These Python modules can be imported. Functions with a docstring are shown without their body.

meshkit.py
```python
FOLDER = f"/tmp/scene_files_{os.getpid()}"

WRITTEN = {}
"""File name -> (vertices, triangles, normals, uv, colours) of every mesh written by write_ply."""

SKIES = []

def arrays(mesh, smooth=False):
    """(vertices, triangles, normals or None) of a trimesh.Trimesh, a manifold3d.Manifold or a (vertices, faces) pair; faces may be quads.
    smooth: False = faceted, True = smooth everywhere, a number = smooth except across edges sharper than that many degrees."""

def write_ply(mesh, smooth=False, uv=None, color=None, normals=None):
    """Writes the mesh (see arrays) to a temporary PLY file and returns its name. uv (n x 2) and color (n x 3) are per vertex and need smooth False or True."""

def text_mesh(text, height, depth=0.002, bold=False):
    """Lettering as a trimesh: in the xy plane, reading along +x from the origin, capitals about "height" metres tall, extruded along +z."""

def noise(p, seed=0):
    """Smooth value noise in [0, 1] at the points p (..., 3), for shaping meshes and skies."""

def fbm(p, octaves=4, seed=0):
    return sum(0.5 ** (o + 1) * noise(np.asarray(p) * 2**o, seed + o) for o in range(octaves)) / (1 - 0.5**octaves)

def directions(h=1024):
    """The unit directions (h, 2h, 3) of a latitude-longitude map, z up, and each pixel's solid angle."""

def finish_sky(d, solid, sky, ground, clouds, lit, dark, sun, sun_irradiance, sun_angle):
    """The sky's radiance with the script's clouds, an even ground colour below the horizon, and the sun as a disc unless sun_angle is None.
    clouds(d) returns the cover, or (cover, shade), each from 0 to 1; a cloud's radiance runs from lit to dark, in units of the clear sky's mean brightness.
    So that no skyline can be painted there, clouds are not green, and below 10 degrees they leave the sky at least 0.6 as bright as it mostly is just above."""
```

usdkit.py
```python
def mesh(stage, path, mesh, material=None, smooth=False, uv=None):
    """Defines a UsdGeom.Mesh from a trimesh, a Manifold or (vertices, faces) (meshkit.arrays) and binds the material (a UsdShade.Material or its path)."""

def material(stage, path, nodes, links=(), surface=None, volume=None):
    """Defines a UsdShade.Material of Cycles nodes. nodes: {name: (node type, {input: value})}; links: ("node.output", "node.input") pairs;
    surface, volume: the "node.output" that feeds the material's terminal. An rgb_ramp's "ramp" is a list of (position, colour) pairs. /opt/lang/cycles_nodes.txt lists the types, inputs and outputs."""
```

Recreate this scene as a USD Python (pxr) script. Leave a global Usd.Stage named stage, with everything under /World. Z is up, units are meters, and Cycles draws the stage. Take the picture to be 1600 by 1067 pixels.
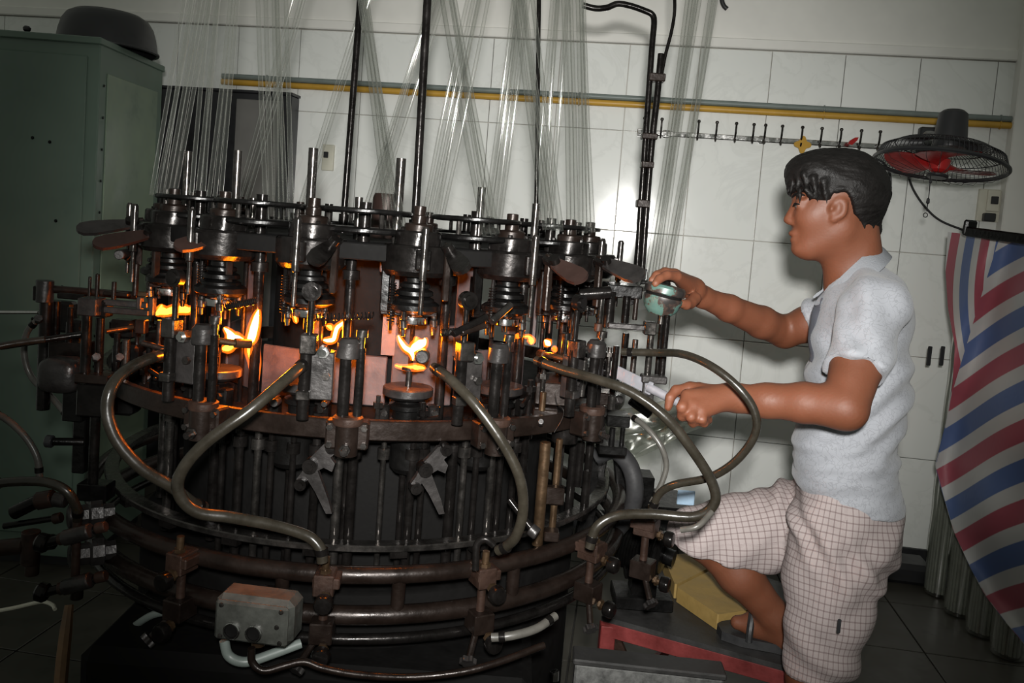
import math, random
import numpy as np
import trimesh
import usdkit, meshkit
from pxr import Usd, UsdGeom, UsdLux, UsdShade, Gf, Sdf, Vt

stage = Usd.Stage.CreateInMemory()
UsdGeom.SetStageUpAxis(stage, 'Z')
UsdGeom.SetStageMetersPerUnit(stage, 1.0)
UsdGeom.Xform.Define(stage, '/World')
UsdGeom.Scope.Define(stage, '/World/Looks')
rng = np.random.default_rng(7)
PI = math.pi
A = np.array

# ---------------------------------------------------------------- camera
FPX = 1290.0                       # focal length in pixels of a 1600 wide frame
CAM = A([0.0, 0.0, 1.35])
YAW, PITCH, ROLL = math.radians(7.7), math.radians(4.5), math.radians(4.4)
SHIFT = 77.0                       # the lens looks lower than its axis by this many pixels
fwd = A([-math.sin(YAW), math.cos(YAW), 0.0])
rgt = A([math.cos(YAW), math.sin(YAW), 0.0])
UP = A([0, 0, 1.0])
look = fwd * math.cos(PITCH) - UP * math.sin(PITCH)
u0 = fwd * math.sin(PITCH) + UP * math.cos(PITCH)
cr = rgt * math.cos(ROLL) + u0 * math.sin(ROLL)
cu = u0 * math.cos(ROLL) - rgt * math.sin(ROLL)
cam = UsdGeom.Camera.Define(stage, '/World/camera')
m = np.eye(4); m[0, :3] = cr; m[1, :3] = cu; m[2, :3] = -look; m[3, :3] = CAM
cam.AddTransformOp().Set(Gf.Matrix4d(m.tolist()))
HA = 36.0
cam.CreateHorizontalApertureAttr(HA)
cam.CreateVerticalApertureAttr(HA * 1067 / 1600)
cam.CreateFocalLengthAttr(HA * FPX / 1600)
cam.CreateVerticalApertureOffsetAttr(-SHIFT / 1600 * HA)
cam.CreateClippingRangeAttr(Gf.Vec2f(0.02, 60))
cam.CreateFStopAttr(0.0)
cam.CreateExposureAttr(0.0)

def ray(px, py):
    return cr * (px - 800) / FPX + cu * (533.5 - SHIFT - py) / FPX + look
def P(px, py, d):                  # the point that far in front of the camera's station
    r = ray(px, py); return CAM + r * (d / r.dot(fwd))
def PZ(px, py, z):
    r = ray(px, py); return CAM + r * ((z - CAM[2]) / r[2])
WALL_Y = 3.72
def PW(px, py, off=0.0):
    r = ray(px, py); return CAM + r * ((WALL_Y - off) / r[1])
def pxm(d): return d / FPX         # metres per pixel at that distance

# ---------------------------------------------------------------- light
def xf(prim, M):
    UsdGeom.Xformable(prim).AddTransformOp().Set(Gf.Matrix4d(np.asarray(M).T.tolist()))
def frame(o, z, x=None):           # 4x4 whose local z looks along z
    z = A(z, float); z /= np.linalg.norm(z)
    x = A([1.0, 0, 0]) if x is None else A(x, float)
    x = x - z * x.dot(z)
    if np.linalg.norm(x) < 1e-6: x = A([0, 1.0, 0]) - z * z[1]
    x /= np.linalg.norm(x)
    M = np.eye(4); M[:3, 0] = x; M[:3, 1] = np.cross(z, x); M[:3, 2] = z; M[:3, 3] = o
    return M
flash = UsdLux.SphereLight.Define(stage, '/World/camera_flash')   # the camera's own flash, just above the lens
FP = CAM + cu * 0.105 + cr * 0.01 - fwd * 0.08
aim = P(835, 465, 3.5)
xf(flash, frame(FP, FP - aim))
flash.CreateRadiusAttr(0.032)
flash.CreateIntensityAttr(9800)
flash.CreateColorAttr(Gf.Vec3f(1, 0.985, 0.95))
sh = UsdLux.ShapingAPI.Apply(flash.GetPrim())
sh.CreateShapingConeAngleAttr(34.5)
sh.CreateShapingConeSoftnessAttr(1.0)
dome = UsdLux.DomeLight.Define(stage, '/World/room_fill')          # dim daylight from the workshop behind the camera
dome.CreateIntensityAttr(0.05)
dome.CreateColorAttr(Gf.Vec3f(0.95, 1.0, 0.88))
# ---------------------------------------------------------------- mesh helpers
class MB:
    def __init__(s): s.v, s.f, s.n = [], [], 0
    def add(s, v, f):
        v = np.asarray(v, float); f = np.asarray(f, int)
        s.v.append(v); s.f.append(f + s.n); s.n += len(v); return s
    def tm(s, t): return s.add(t.vertices, t.faces)
    def arr(s): return np.vstack(s.v), np.vstack(s.f)
    def box(s, c, size, R=None, ch=0.0):
        h = A(size, float) / 2
        if ch > 0:
            v = []
            for sx in (-1, 1):
                for sy in (-1, 1):
                    for sz in (-1, 1):
                        sg = A([sx, sy, sz])
                        for k in range(3):
                            w = h - ch; w[k] = h[k]; v.append(sg * w)
            v = A(v); hull = trimesh.convex.convex_hull(v)
            v, f = np.array(hull.vertices), np.array(hull.faces)
        else:
            v = A([[x, y, z] for x in (-1, 1) for y in (-1, 1) for z in (-1, 1)], float) * h
            f = A([[0,1,3],[0,3,2],[4,6,7],[4,7,5],[0,4,5],[0,5,1],[2,3,7],[2,7,6],[0,2,6],[0,6,4],[1,5,7],[1,7,3]])
        if R is not None: v = v @ np.asarray(R)[:3, :3].T
        return s.add(v + A(c), f)
    def lathe(s, o, ax, prof, n=20, x=None):      # prof: (radius, height) from one end to the other
        M = frame(o, ax, x); a = np.arange(n) * 2 * PI / n
        v, f, rows = [], [], []
        for r, z in prof:
            if r <= 1e-6: rows.append(([len(v)], 1)); v.append([0, 0, z])
            else:
                rows.append((list(range(len(v), len(v) + n)), n))
                v += [[r * math.cos(t), r * math.sin(t), z] for t in a]
        for (p, pn), (q, qn) in zip(rows, rows[1:]):
            for i in range(n):
                j = (i + 1) % n
                if pn == 1 and qn == 1: continue
                if pn == 1: f.append([p[0], q[j], q[i]])
                elif qn == 1: f.append([p[i], p[j], q[0]])
                else: f += [[p[i], p[j], q[j]], [p[i], q[j], q[i]]]
        v = A(v) @ M[:3, :3].T + M[:3, 3]
        return s.add(v, f)
    def cyl(s, a, b, r, r2=None, n=16, ch=0.0):
        a, b = A(a, float), A(b, float); L = np.linalg.norm(b - a); r2 = r if r2 is None else r2
        if ch: pr = [(0, 0), (r - ch, 0), (r, ch), (r2, L - ch), (r2 - ch, L), (0, L)]
        else: pr = [(0, 0), (r, 0), (r2, L), (0, L)]
        return s.lathe(a, b - a, pr, n)
    def tube(s, pts, r, n=10, closed=False, cap=True):
        p = A(pts, float); m = len(p); r = np.broadcast_to(r, m)
        t = (np.roll(p, -1, 0) - np.roll(p, 1, 0)) if closed else np.gradient(p, axis=0)
        t /= np.maximum(np.linalg.norm(t, axis=1, keepdims=True), 1e-9)
        x = np.cross(t[0], [0.31, 0.2, 0.93]); x /= np.linalg.norm(x); v = []
        a = np.arange(n) * 2 * PI / n
        for i in range(m):
            x = x - t[i] * x.dot(t[i]); x /= np.linalg.norm(x); y = np.cross(t[i], x)
            v.append(p[i] + r[i] * (np.cos(a)[:, None] * x + np.sin(a)[:, None] * y))
        f = []
        for i in range(m if closed else m - 1):
            k = ((i + 1) % m) * n
            for j in range(n):
                q = (j + 1) % n
                f += [[i*n+j, i*n+q, k+q], [i*n+j, k+q, k+j]]
        v = np.vstack(v)
        if cap and not closed:
            c0, c1 = len(v), len(v) + 1; v = np.vstack([v, p[:1], p[-1:]]); e = (m - 1) * n
            for j in range(n):
                q = (j + 1) % n; f += [[c0, q, j], [c1, e + j, e + q]]
        return s.add(v, f)
    def torus(s, o, ax, R, r, n=48, k=10):
        M = frame(o, ax); a = np.arange(n) * 2 * PI / n
        return s.tube(np.c_[R * np.cos(a), R * np.sin(a), 0 * a] @ M[:3, :3].T + M[:3, 3], r, k, True)
    def prism(s, poly, M, h, ch=0):               # polygon in the frame's xy, thickness along its z
        from shapely.geometry import Polygon
        t = trimesh.creation.extrude_polygon(Polygon(poly), h, engine='earcut')
        v = np.array(t.vertices); v[:, 2] -= h / 2
        return s.add(v @ M[:3, :3].T + M[:3, 3], np.array(t.faces))

def spline(pts, k=8):              # Catmull-Rom through the points
    p = A(pts, float); p = np.vstack([2*p[0]-p[1], p, 2*p[-1]-p[-2]]); out = []
    for i in range(1, len(p) - 2):
        for t in np.arange(k) / k:
            a, b, c, d = p[i-1], p[i], p[i+1], p[i+2]
            out.append(0.5*((2*b)+(c-a)*t+(2*a-5*b+4*c-d)*t*t+(3*b-a-3*c+d)*t**3))
    out.append(p[-2]); return A(out)

_names = {}
def _path(name, parent):
    base = parent.GetPath().pathString if parent is not None else '/World'
    k = (base, name); n = _names.get(k, 0); _names[k] = n + 1
    return f'{base}/{name}' + (f'_{n:03d}' if n else '')
def tag(o, label=None, cat=None, group=None, kind=None):
    p = o.GetPrim() if hasattr(o, 'GetPrim') else o
    for k, v in (('label', label), ('category', cat), ('group', group), ('kind', kind)):
        if v: p.SetCustomDataByKey(k, v)
    return p
def obj(name, mesh, mat, parent=None, smooth=32, label=None, cat=None, group=None, kind=None, uv=None):
    if isinstance(mesh, MB): mesh = mesh.arr()
    p = _path(name, parent)
    me = usdkit.mesh(stage, p, mesh, mat, smooth, uv)
    me.CreateDoubleSidedAttr(True)
    tag(me, label, cat, group, kind)
    return me.GetPrim()
def thing(name, label, cat, group=None, kind=None, loc=(0, 0, 0)):
    x = UsdGeom.Xform.Define(stage, _path(name, None))
    if any(loc): x.AddTranslateOp().Set(Gf.Vec3d(*map(float, loc)))
    return tag(x, label, cat, group, kind)
def holder(name, parent, label=None):
    return tag(UsdGeom.Xform.Define(stage, _path(name, parent)), label)

# ---------------------------------------------------------------- materials
L = '/World/Looks/'
def mat(name, col, rough=0.5, metal=0.0, var=0.25, scale=18.0, bump=0.15, bscale=60, col2=None, spec=0.5, **kw):
    col2 = tuple(c * (1 - var) for c in col) if col2 is None else col2
    nodes = {'tc': ('texture_coordinate', {}), 'n': ('noise_texture', {'scale': scale, 'detail': 6.0, 'roughness': 0.62}),
             'r': ('rgb_ramp', {'ramp': [(0.32, col2), (0.66, col)]}),
             'nb': ('noise_texture', {'scale': bscale, 'detail': 4.0}), 'b': ('bump', {'strength': bump, 'distance': 0.004}),
             'mr': ('map_range', {'from_min': 0.3, 'from_max': 0.7, 'to_min': max(rough - 0.1, 0.03), 'to_max': rough + 0.12}),
             'p': ('principled_bsdf', {'metallic': metal, 'roughness': rough, 'specular_ior_level': spec, **kw})}
    links = [('tc.object', 'n.vector'), ('n.fac', 'r.fac'), ('r.color', 'p.base_color'), ('tc.object', 'nb.vector'), ('nb.fac', 'b.height'), ('b.normal', 'p.normal'),
             ('n.fac', 'mr.value'), ('mr.result', 'p.roughness')]
    return usdkit.material(stage, L + name, nodes, links, surface='p.BSDF')
M = {}
M['black_steel'] = mat('black_steel', (0.0055, 0.0052, 0.005), 0.28, 0.3, 0.5, 25, 0.2, 90, spec=0.26)
M['soot'] = mat('soot', (0.0045, 0.0042, 0.004), 0.78, 0.0, 0.4, 25, 0.2, 90, spec=0.10)
M['dark_steel'] = mat('dark_steel', (0.0135, 0.0118, 0.011), 0.22, 0.6, 0.6, 30, 0.12, 120, spec=0.3)
M['brown_steel'] = mat('brown_steel', (0.0155, 0.010, 0.0078), 0.30, 0.4, 0.5, 22, 0.2, 80, spec=0.35)
M['rust'] = mat('rust', (0.030, 0.0155, 0.0105), 0.5, 0.2, 0.55, 30, 0.3, 80, spec=0.3)
M['brass'] = mat('brass', (0.085, 0.052, 0.028), 0.36, 0.7, 0.5, 30, 0.15, 80)
M['steel'] = mat('steel', (0.095, 0.087, 0.081), 0.22, 0.9, 0.55, 40, 0.1, 120)
M['chrome'] = mat('chrome', (0.62, 0.61, 0.60), 0.16, 1.0, 0.2, 40, 0.03, 120)
M['bright_metal'] = mat('bright_metal', (.34, .34, .37), .38, .5, .2, 30, .05, 60)
M['grey_iron'] = mat('grey_iron', (0.030, 0.027, 0.026), 0.36, 0.4, 0.5, 25, 0.25, 90)
M['shield'] = mat('shield', (0.058, 0.046, 0.047), 0.55, 0.2, 0.5, 16, 0.2, 50, col2=(0.014, 0.0105, 0.011))
M['copper'] = mat('copper', (0.034, 0.0175, 0.014), 0.42, 0.4, 0.35, 14, 0.15, 70)
M['green_paint'] = mat('green_paint', (0.115, 0.165, 0.13), 0.42, 0.0, 0.25, 5, 0.06, 30, col2=(0.095, 0.14, 0.11))
M['green_panel'] = mat('green_panel', (0.21, 0.27, 0.19), 0.4, 0.0, 0.25, 7, 0.06, 30, col2=(0.15, 0.20, 0.15))
M['hose'] = mat('hose', (0.020, 0.017, 0.0122), 0.25, 0.0, 0.4, 30, 0.1, 80)
M['hose_grey'] = mat('hose_grey', (0.07, 0.066, 0.058), 0.36, 0.0, 0.3, 30, 0.1, 80)
M['black_rubber'] = mat('black_rubber', (0.022, 0.022, 0.023), 0.5, 0.0, 0.3, 30, 0.1, 80)
M['black_plastic'] = mat('black_plastic', (0.02, 0.02, 0.022), 0.4, 0.0, 0.2, 10, 0.03, 60)
M['grey_enamel'] = mat('grey_enamel', (0.052, 0.054, 0.047), 0.5, 0.1, 0.55, 26, 0.15, 60)
M['plaster'] = mat('plaster', (0.80, 0.785, 0.74), 0.8, 0.0, 0.1, 3.5, 0.1, 30)
M['cream_plastic'] = mat('cream_plastic', (0.62, 0.60, 0.5), 0.5, 0.0, 0.1, 12, 0.02, 40)
M['grout'] = mat('grout', (0.52, 0.50, 0.45), 0.85, 0.0, 0.2, 10, 0.1, 60)
M['pipe_grey'] = mat('pipe_grey', (0.17, 0.20, 0.185), 0.45, 0.0, 0.2, 10, 0.03, 60)
M['pipe_yellow'] = mat('pipe_yellow', (0.50, 0.28, 0.035), 0.42, 0.0, 0.2, 10, 0.03, 60)
M['red_paint'] = mat('red_paint', (0.20, 0.03, 0.028), 0.5, 0.1, 0.5, 16, 0.15, 60)
M['red_plastic'] = mat('red_plastic', (0.36, 0.015, 0.015), 0.25, 0.0, 0.1, 16, 0.02, 60)
M['yellow_block'] = mat('yellow_block', (0.26, 0.17, 0.05), 0.65, 0.0, 0.2, 20, 0.2, 60)
M['stage_top'] = mat('stage_top', (0.035, 0.034, 0.033), 0.5, 0.2, 0.4, 20, 0.2, 60)
M['skin'] = mat('skin', (0.135, 0.046, 0.0225), 0.54, 0.0, 0.18, 9, 0.08, 220, spec=0.36, subsurface_weight=0.08, subsurface_scale=0.01)
M['hair'] = mat('hair', (0.009, 0.008, 0.0075), 0.5, 0.0, 0.4, 40, 0.35, 200, spec=0.16)
M['wood'] = mat('wood', (0.24, 0.13, 0.06), 0.6, 0.0, 0.5, 14, 0.2, 60)
# glazed wall tile with grey marbling
M['tile'] = usdkit.material(stage, L + 'tile', {
    'tc': ('texture_coordinate', {}), 'n': ('noise_texture', {'scale': 3.2, 'detail': 7.0, 'roughness': 0.6, 'distortion': 1.6}),
    'r': ('rgb_ramp', {'ramp': [(0.0, (0.75, 0.76, 0.73)), (0.44, (0.75, 0.76, 0.73)), (0.49, (0.70, 0.71, 0.68)), (0.53, (0.74, 0.75, 0.72)), (1.0, (0.71, 0.72, 0.69))]}),
    'nb': ('noise_texture', {'scale': 7.0, 'detail': 1.0}), 'b': ('bump', {'strength': 0.06, 'distance': 0.01}),
    'p': ('principled_bsdf', {'roughness': 0.13, 'specular_ior_level': 0.5})},
    [('tc.object', 'n.vector'), ('n.fac', 'r.fac'), ('r.color', 'p.base_color'), ('tc.object', 'nb.vector'), ('nb.fac', 'b.height'), ('b.normal', 'p.normal')], surface='p.BSDF')
M['floor_tile'] = mat('floor_tile', (0.055, 0.050, 0.040), 0.4, 0.0, 0.35, 6, 0.1, 40)
M['floor_grout'] = mat('floor_grout', (0.03, 0.028, 0.025), 0.85, 0.0, 0.2, 6, 0.1, 40)
# thin glass: see-through, greying and mirroring towards its edges, so that light passes
def glass(name, tint, edge, rough=0.02, blend=0.45, low=0.06, high=0.9):
    return usdkit.material(stage, L + name, {
        't': ('transparent_bsdf', {'color': tint}), 'g': ('glossy_bsdf', {'color': edge, 'roughness': rough}),
        'lw': ('layer_weight', {'blend': blend}), 'mr': ('map_range', {'from_min': 0.0, 'from_max': 1.0, 'to_min': low, 'to_max': high, 'clamp': True}),
        'm': ('mix_closure', {})}, [('lw.facing', 'mr.value'), ('mr.result', 'm.fac'), ('t.BSDF', 'm.closure1'), ('g.BSDF', 'm.closure2')], surface='m.closure')
M['glass'] = glass('glass', (0.98, 0.982, 0.975), (0.97, 0.97, 0.95), 0.09, 0.40, 0.07, 0.8)
M['bag_film'] = glass('bag_film', (0.86, 0.88, 0.83), (0.9, 0.9, 0.87), 0.16, 0.45, 0.24, 0.8)
def flame(name, c0, c1, strength):
    return usdkit.material(stage, L + name, {
        'lw': ('layer_weight', {'blend': 0.5}), 'r': ('rgb_ramp', {'ramp': [(0.0, c1), (0.45, c1), (0.95, c0)]}),
        'e': ('emission', {'strength': strength})}, [('lw.facing', 'r.fac'), ('r.color', 'e.color')], surface='e.emission')
M['flame'] = flame('flame', (1.0, 0.10, 0.003), (1.0, 0.15, 0.005), 36.0)
M['flame_hot'] = flame('flame_hot', (1.0, 0.13, 0.0016), (1.0, 0.20, 0.0040), 420.0)
M['flame_edge'] = usdkit.material(stage, L + 'flame_edge', {'t': ('transparent_bsdf', {}), 'e': ('emission', {'color': (1.0, 0.14, 0.006)}), 'lw': ('layer_weight', {'blend': 0.5}),
    'mr': ('map_range', {'from_min': 0.25, 'from_max': 0.95, 'to_min': 1.1, 'to_max': 0.0, 'clamp': True}), 'm': ('add_closure', {})},
    [('lw.facing', 'mr.value'), ('mr.result', 'e.strength'), ('t.BSDF', 'm.closure1'), ('e.emission', 'm.closure2')], surface='m.closure')
M['ember'] = flame('ember', (1.0, 0.10, 0.004), (1.0, 0.16, 0.01), 2.2)
# ---------------------------------------------------------------- the room
Z_LEDGE = PW(1000, 60)[2]
XL, XR = PW(-260, 400)[0], PW(1582, 60)[0]
TH = 0.30 * 1.0
TW = 0.302
row_z = [PW(1000, 206)[2], PW(1000, 363)[2]]
ROW = row_z[0] - row_z[1]
top_tile = Z_LEDGE - 0.03
wall = obj('wall_back', MB().box([(XL + XR + 1.2) / 2, WALL_Y + 0.06, 1.6], [XR - XL + 1.2, 0.11, 3.2]), M['grout'], kind='structure')
obj('plaster_band', MB().box([(XL + XR + 1.2) / 2, WALL_Y - 0.002, (Z_LEDGE + 3.2) / 2], [XR - XL + 1.2, 0.02, 3.2 - Z_LEDGE]), M['plaster'], wall)
obj('ledge', MB().box([(XL + XR + 1.2) / 2, WALL_Y - 0.008, Z_LEDGE - 0.006], [XR - XL + 1.2, 0.034, 0.042], ch=0.004), M['plaster'], wall)
x0 = PW(967, 280)[0] % TW
edges = [top_tile, row_z[0]]
while edges[-1] > 0.02: edges.append(max(edges[-1] - ROW, 0.0))
for a, b in zip(edges, edges[1:]):
    xs = np.arange(math.floor((XL - x0) / TW), math.ceil((XR + 0.5 - x0) / TW)) * TW + x0
    for x in xs:
        t = MB().box([x + TW / 2, WALL_Y - 0.001 + rng.uniform(-.0006, .0006), (a + b) / 2], [TW - 0.003, 0.02, a - b - 0.003],
                     trimesh.transformations.euler_matrix(rng.uniform(-.0025, .0025), 0, rng.uniform(-.0025, .0025)), ch=0.0015)
        obj('tile', t, M['tile'], wall, smooth=False)
# the pilaster where the tiled wall ends at the right
obj('trim_1', MB().box([XR + 0.32, WALL_Y - 0.03, 1.6], [0.6, 0.07, 3.2], ch=0.004), M['plaster'], kind='structure')
# floor
fl = obj('floor', MB().box([0, 1.6, -0.03], [8, 5.2, 0.05]), M['floor_grout'], kind='structure')
FT = 0.40
for i in range(-9, 7):
    for j in range(0, 10):
        cx, cy = i * FT + 0.13, WALL_Y - (j + 0.5) * FT
        if -3.4 < cx < 2.6 and cy > 0.5:
            obj('floor_tile', MB().box([cx, cy, -0.004 + rng.uniform(-.0008, .0008)], [FT - 0.005, FT - 0.005, 0.014], ch=0.0015), M['floor_tile'], fl, smooth=False)
# skirting: dark band at the wall's foot
obj('baseboard_back', MB().box([(XL + XR) / 2, WALL_Y - 0.016, 0.05], [XR - XL, 0.016, 0.10], ch=0.003), M['black_plastic'], kind='structure')
# ---------------------------------------------------------------- the rotary machine: a turning carousel inside a standing burner frame
MCX, MCD = -0.31, 1.95
MC = CAM + rgt * MCX + fwd * MCD
def er(ph): return -fwd * math.cos(ph) + rgt * math.sin(ph)
def et(ph): return fwd * math.sin(ph) + rgt * math.cos(ph)
def pol(R, ph, z):
    p = MC + R * er(ph); return A([p[0], p[1], z])
def rot(ph):                        # columns: tangent, outward, up
    return np.stack([et(ph), er(ph), UP], 1) * A([1, 1, 1])
def phi_at(px, py, R):              # angle at which the sight line first meets the cylinder of radius R
    r = ray(px, py); o = (CAM - MC)[:2]; d = r[:2]
    a, b, c = d @ d, 2 * o @ d, o @ o - R * R
    D = b * b - 4 * a * c
    t = (-b - math.sqrt(max(D, 0))) / (2 * a)
    q = (o + d * t); q3 = A([q[0], q[1], 0])
    return math.atan2(q3 @ rgt, -(q3 @ fwd))
def zr(px, py, R):                  # height at which that sight line meets it
    ph = phi_at(px, py, R); p = pol(R, ph, 0); d = (p - CAM) @ fwd
    return P(px, py, d)[2]
DEG = math.radians
STEP = 2 * PI / 16
HR, HPH = 0.48, DEG(5.0)
def ringband(R0, R1, z0, z1, n=96, ch=0.002):
    return MB().lathe([MC[0], MC[1], 0], UP, [(R0, z0), (R1 - ch, z0), (R1, z0 + ch), (R1, z1 - ch), (R1 - ch, z1), (R0, z1), (R0, z0)], n)

car = thing('glass_tube_machine', 'round dark oily steel machine with a ring of chucks, burner posts and gas pipes', 'machine')
obj('top_plate', ringband(0.10, 0.505, 1.272, 1.302), M['soot'], car)
obj('center_column', MB().lathe([MC[0], MC[1], 0], UP, [(0, 1.29), (.040, 1.29), (.038, 1.305), (.034, 1.31), (.032, 1.395), (.028, 1.405), (0, 1.405)], 28), M['copper'], car, label='short brown copper cylinder standing at the middle of the top plate')
obj('core_drum', MB().lathe([MC[0], MC[1], 0], UP, [(0, .5), (.40, .5), (.42, .52), (.42, .93), (.27, .96), (.24, 1.0), (.24, 1.275), (0, 1.275)], 48), M['soot'], car)
obj('table_plate', ringband(0.20, 0.535, .955, .975), M['soot'], car)
# pale heat shields round the core, one panel to each chuck
for k in range(16):
    ph = k * STEP + DEG(2)
    if math.cos(ph) < -0.35: continue
    hgt = [0.10, 0.165, 0.11, 0.10][k % 4]
    w = 0.128
    obj('heat_shield', MB().box(pol(.345, ph, .978 + hgt / 2), [w, .006, hgt], rot(ph), ch=.002), M['shield'], car)
    ph2 = ph + STEP / 2
    obj('shield_post', MB().box(pol(.375, ph2 - .02, 1.18), [.026, .006, .19], rot(ph2)).box(pol(.372, ph2 - .02, 1.255), [.05, .012, .02], rot(ph2), ch=.002), M['shield'], car)

def chuck_head(k, ph, full):
    o = pol(HR, ph, 0); e, t = er(ph), et(ph)
    Z = lambda *pr: [(r, z) for r, z in pr]
    drum = MB().lathe(o, UP, Z((0, 1.250), (.054, 1.250), (.062, 1.259), (.063, 1.300), (.060, 1.304), (.0425, 1.305), (.042, 1.327), (.039, 1.330), (.030, 1.330), (0, 1.330)), 36)
    drum.box(o + e * .063 + UP * 1.281, [.026, .016, .036], rot(ph), ch=.002)          # lug that carries the guide pin
    h = obj('chuck_head', drum, M['dark_steel'], car)
    obj('spindle', MB().lathe(o, UP, Z((0, 1.328), (.026, 1.328), (.0265, 1.340), (.024, 1.343), (.0135, 1.344), (.0135, 1.357), (.011, 1.359), (.011, 1.374), (.008, 1.375), (0, 1.372)), 24), M['brown_steel'], h)
    for q in range(3):
        a = ph + PI * 2 / 3 * q + .7
        obj('bolt', MB().lathe(o + .034 * (math.cos(a) * e + math.sin(a) * t), UP, [(0, 1.329), (.0045, 1.329), (.0045, 1.334), (.0035, 1.335), (0, 1.335)], 6), M['dark_steel'], h)
    if not full: return h
    pin = o + e * .073
    obj('guide_pin', MB().lathe(pin, UP, Z((0, 1.186), (.0042, 1.187), (.0042, 1.245), (.0068, 1.247), (.0068, 1.334), (.004, 1.339), (0, 1.339)), 14), M['steel'], h, label='shiny vertical steel guide pin on the outer side')
    obj('neck', MB().lathe(o, UP, Z((0, 1.252), (.020, 1.252), (.020, 1.238), (.027, 1.235), (.028, 1.229), (.024, 1.226), (.033, 1.222), (.034, 1.215), (.027, 1.212), (.036, 1.208), (.036, 1.202), (.014, 1.200), (.014, 1.185), (0, 1.185)), 26), M['black_steel'], h)
    obj('jaw_disc', MB().lathe(o, UP, Z((0, 1.203), (.040, 1.203), (.047, 1.198), (.047, 1.189), (.034, 1.182), (0, 1.182)), 30), M['black_steel'], h)
    obj('jaw_ring', MB().lathe(o, UP, Z((.018, 1.176), (.026, 1.176), (.027, 1.174), (.027, 1.164), (.026, 1.162), (.018, 1.162), (.018, 1.176)), 28), M['chrome'], h, label='bright worn steel clamping ring')
    for q in range(3):
        a = q * 2 * PI / 3 + .5 + k
        c = o + .038 * (math.cos(a) * e + math.sin(a) * t)
        obj('jaw_pin', MB().lathe(c, UP, Z((0, 1.19), (.005, 1.19), (.005, 1.172), (.0075, 1.170), (.0075, 1.158), (.005, 1.155), (.004, 1.143), (0, 1.142)), 12), M['steel'], h)
        obj('jaw_arm', MB().box(o + .030 * (math.cos(a) * e + math.sin(a) * t) + UP * 1.181, [.012, .024, .008], np.stack([-math.sin(a) * e + math.cos(a) * t, math.cos(a) * e + math.sin(a) * t, UP], 1), ch=.001), M['dark_steel'], h)
    # the spring plunger beside the neck
    s = o - t * .042 + e * .01
    obj('spring_rod', MB().cyl(s + UP * 1.15, s + UP * 1.256, .0035, n=10).tube(A([[s[0] + .0065 * math.cos(u), s[1] + .0065 * math.sin(u), 1.165 + .07 * u / (2 * PI * 14)] for u in np.linspace(0, 2 * PI * 14, 170)]), .0012, 5), M['dark_steel'], h)
    return h
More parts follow.
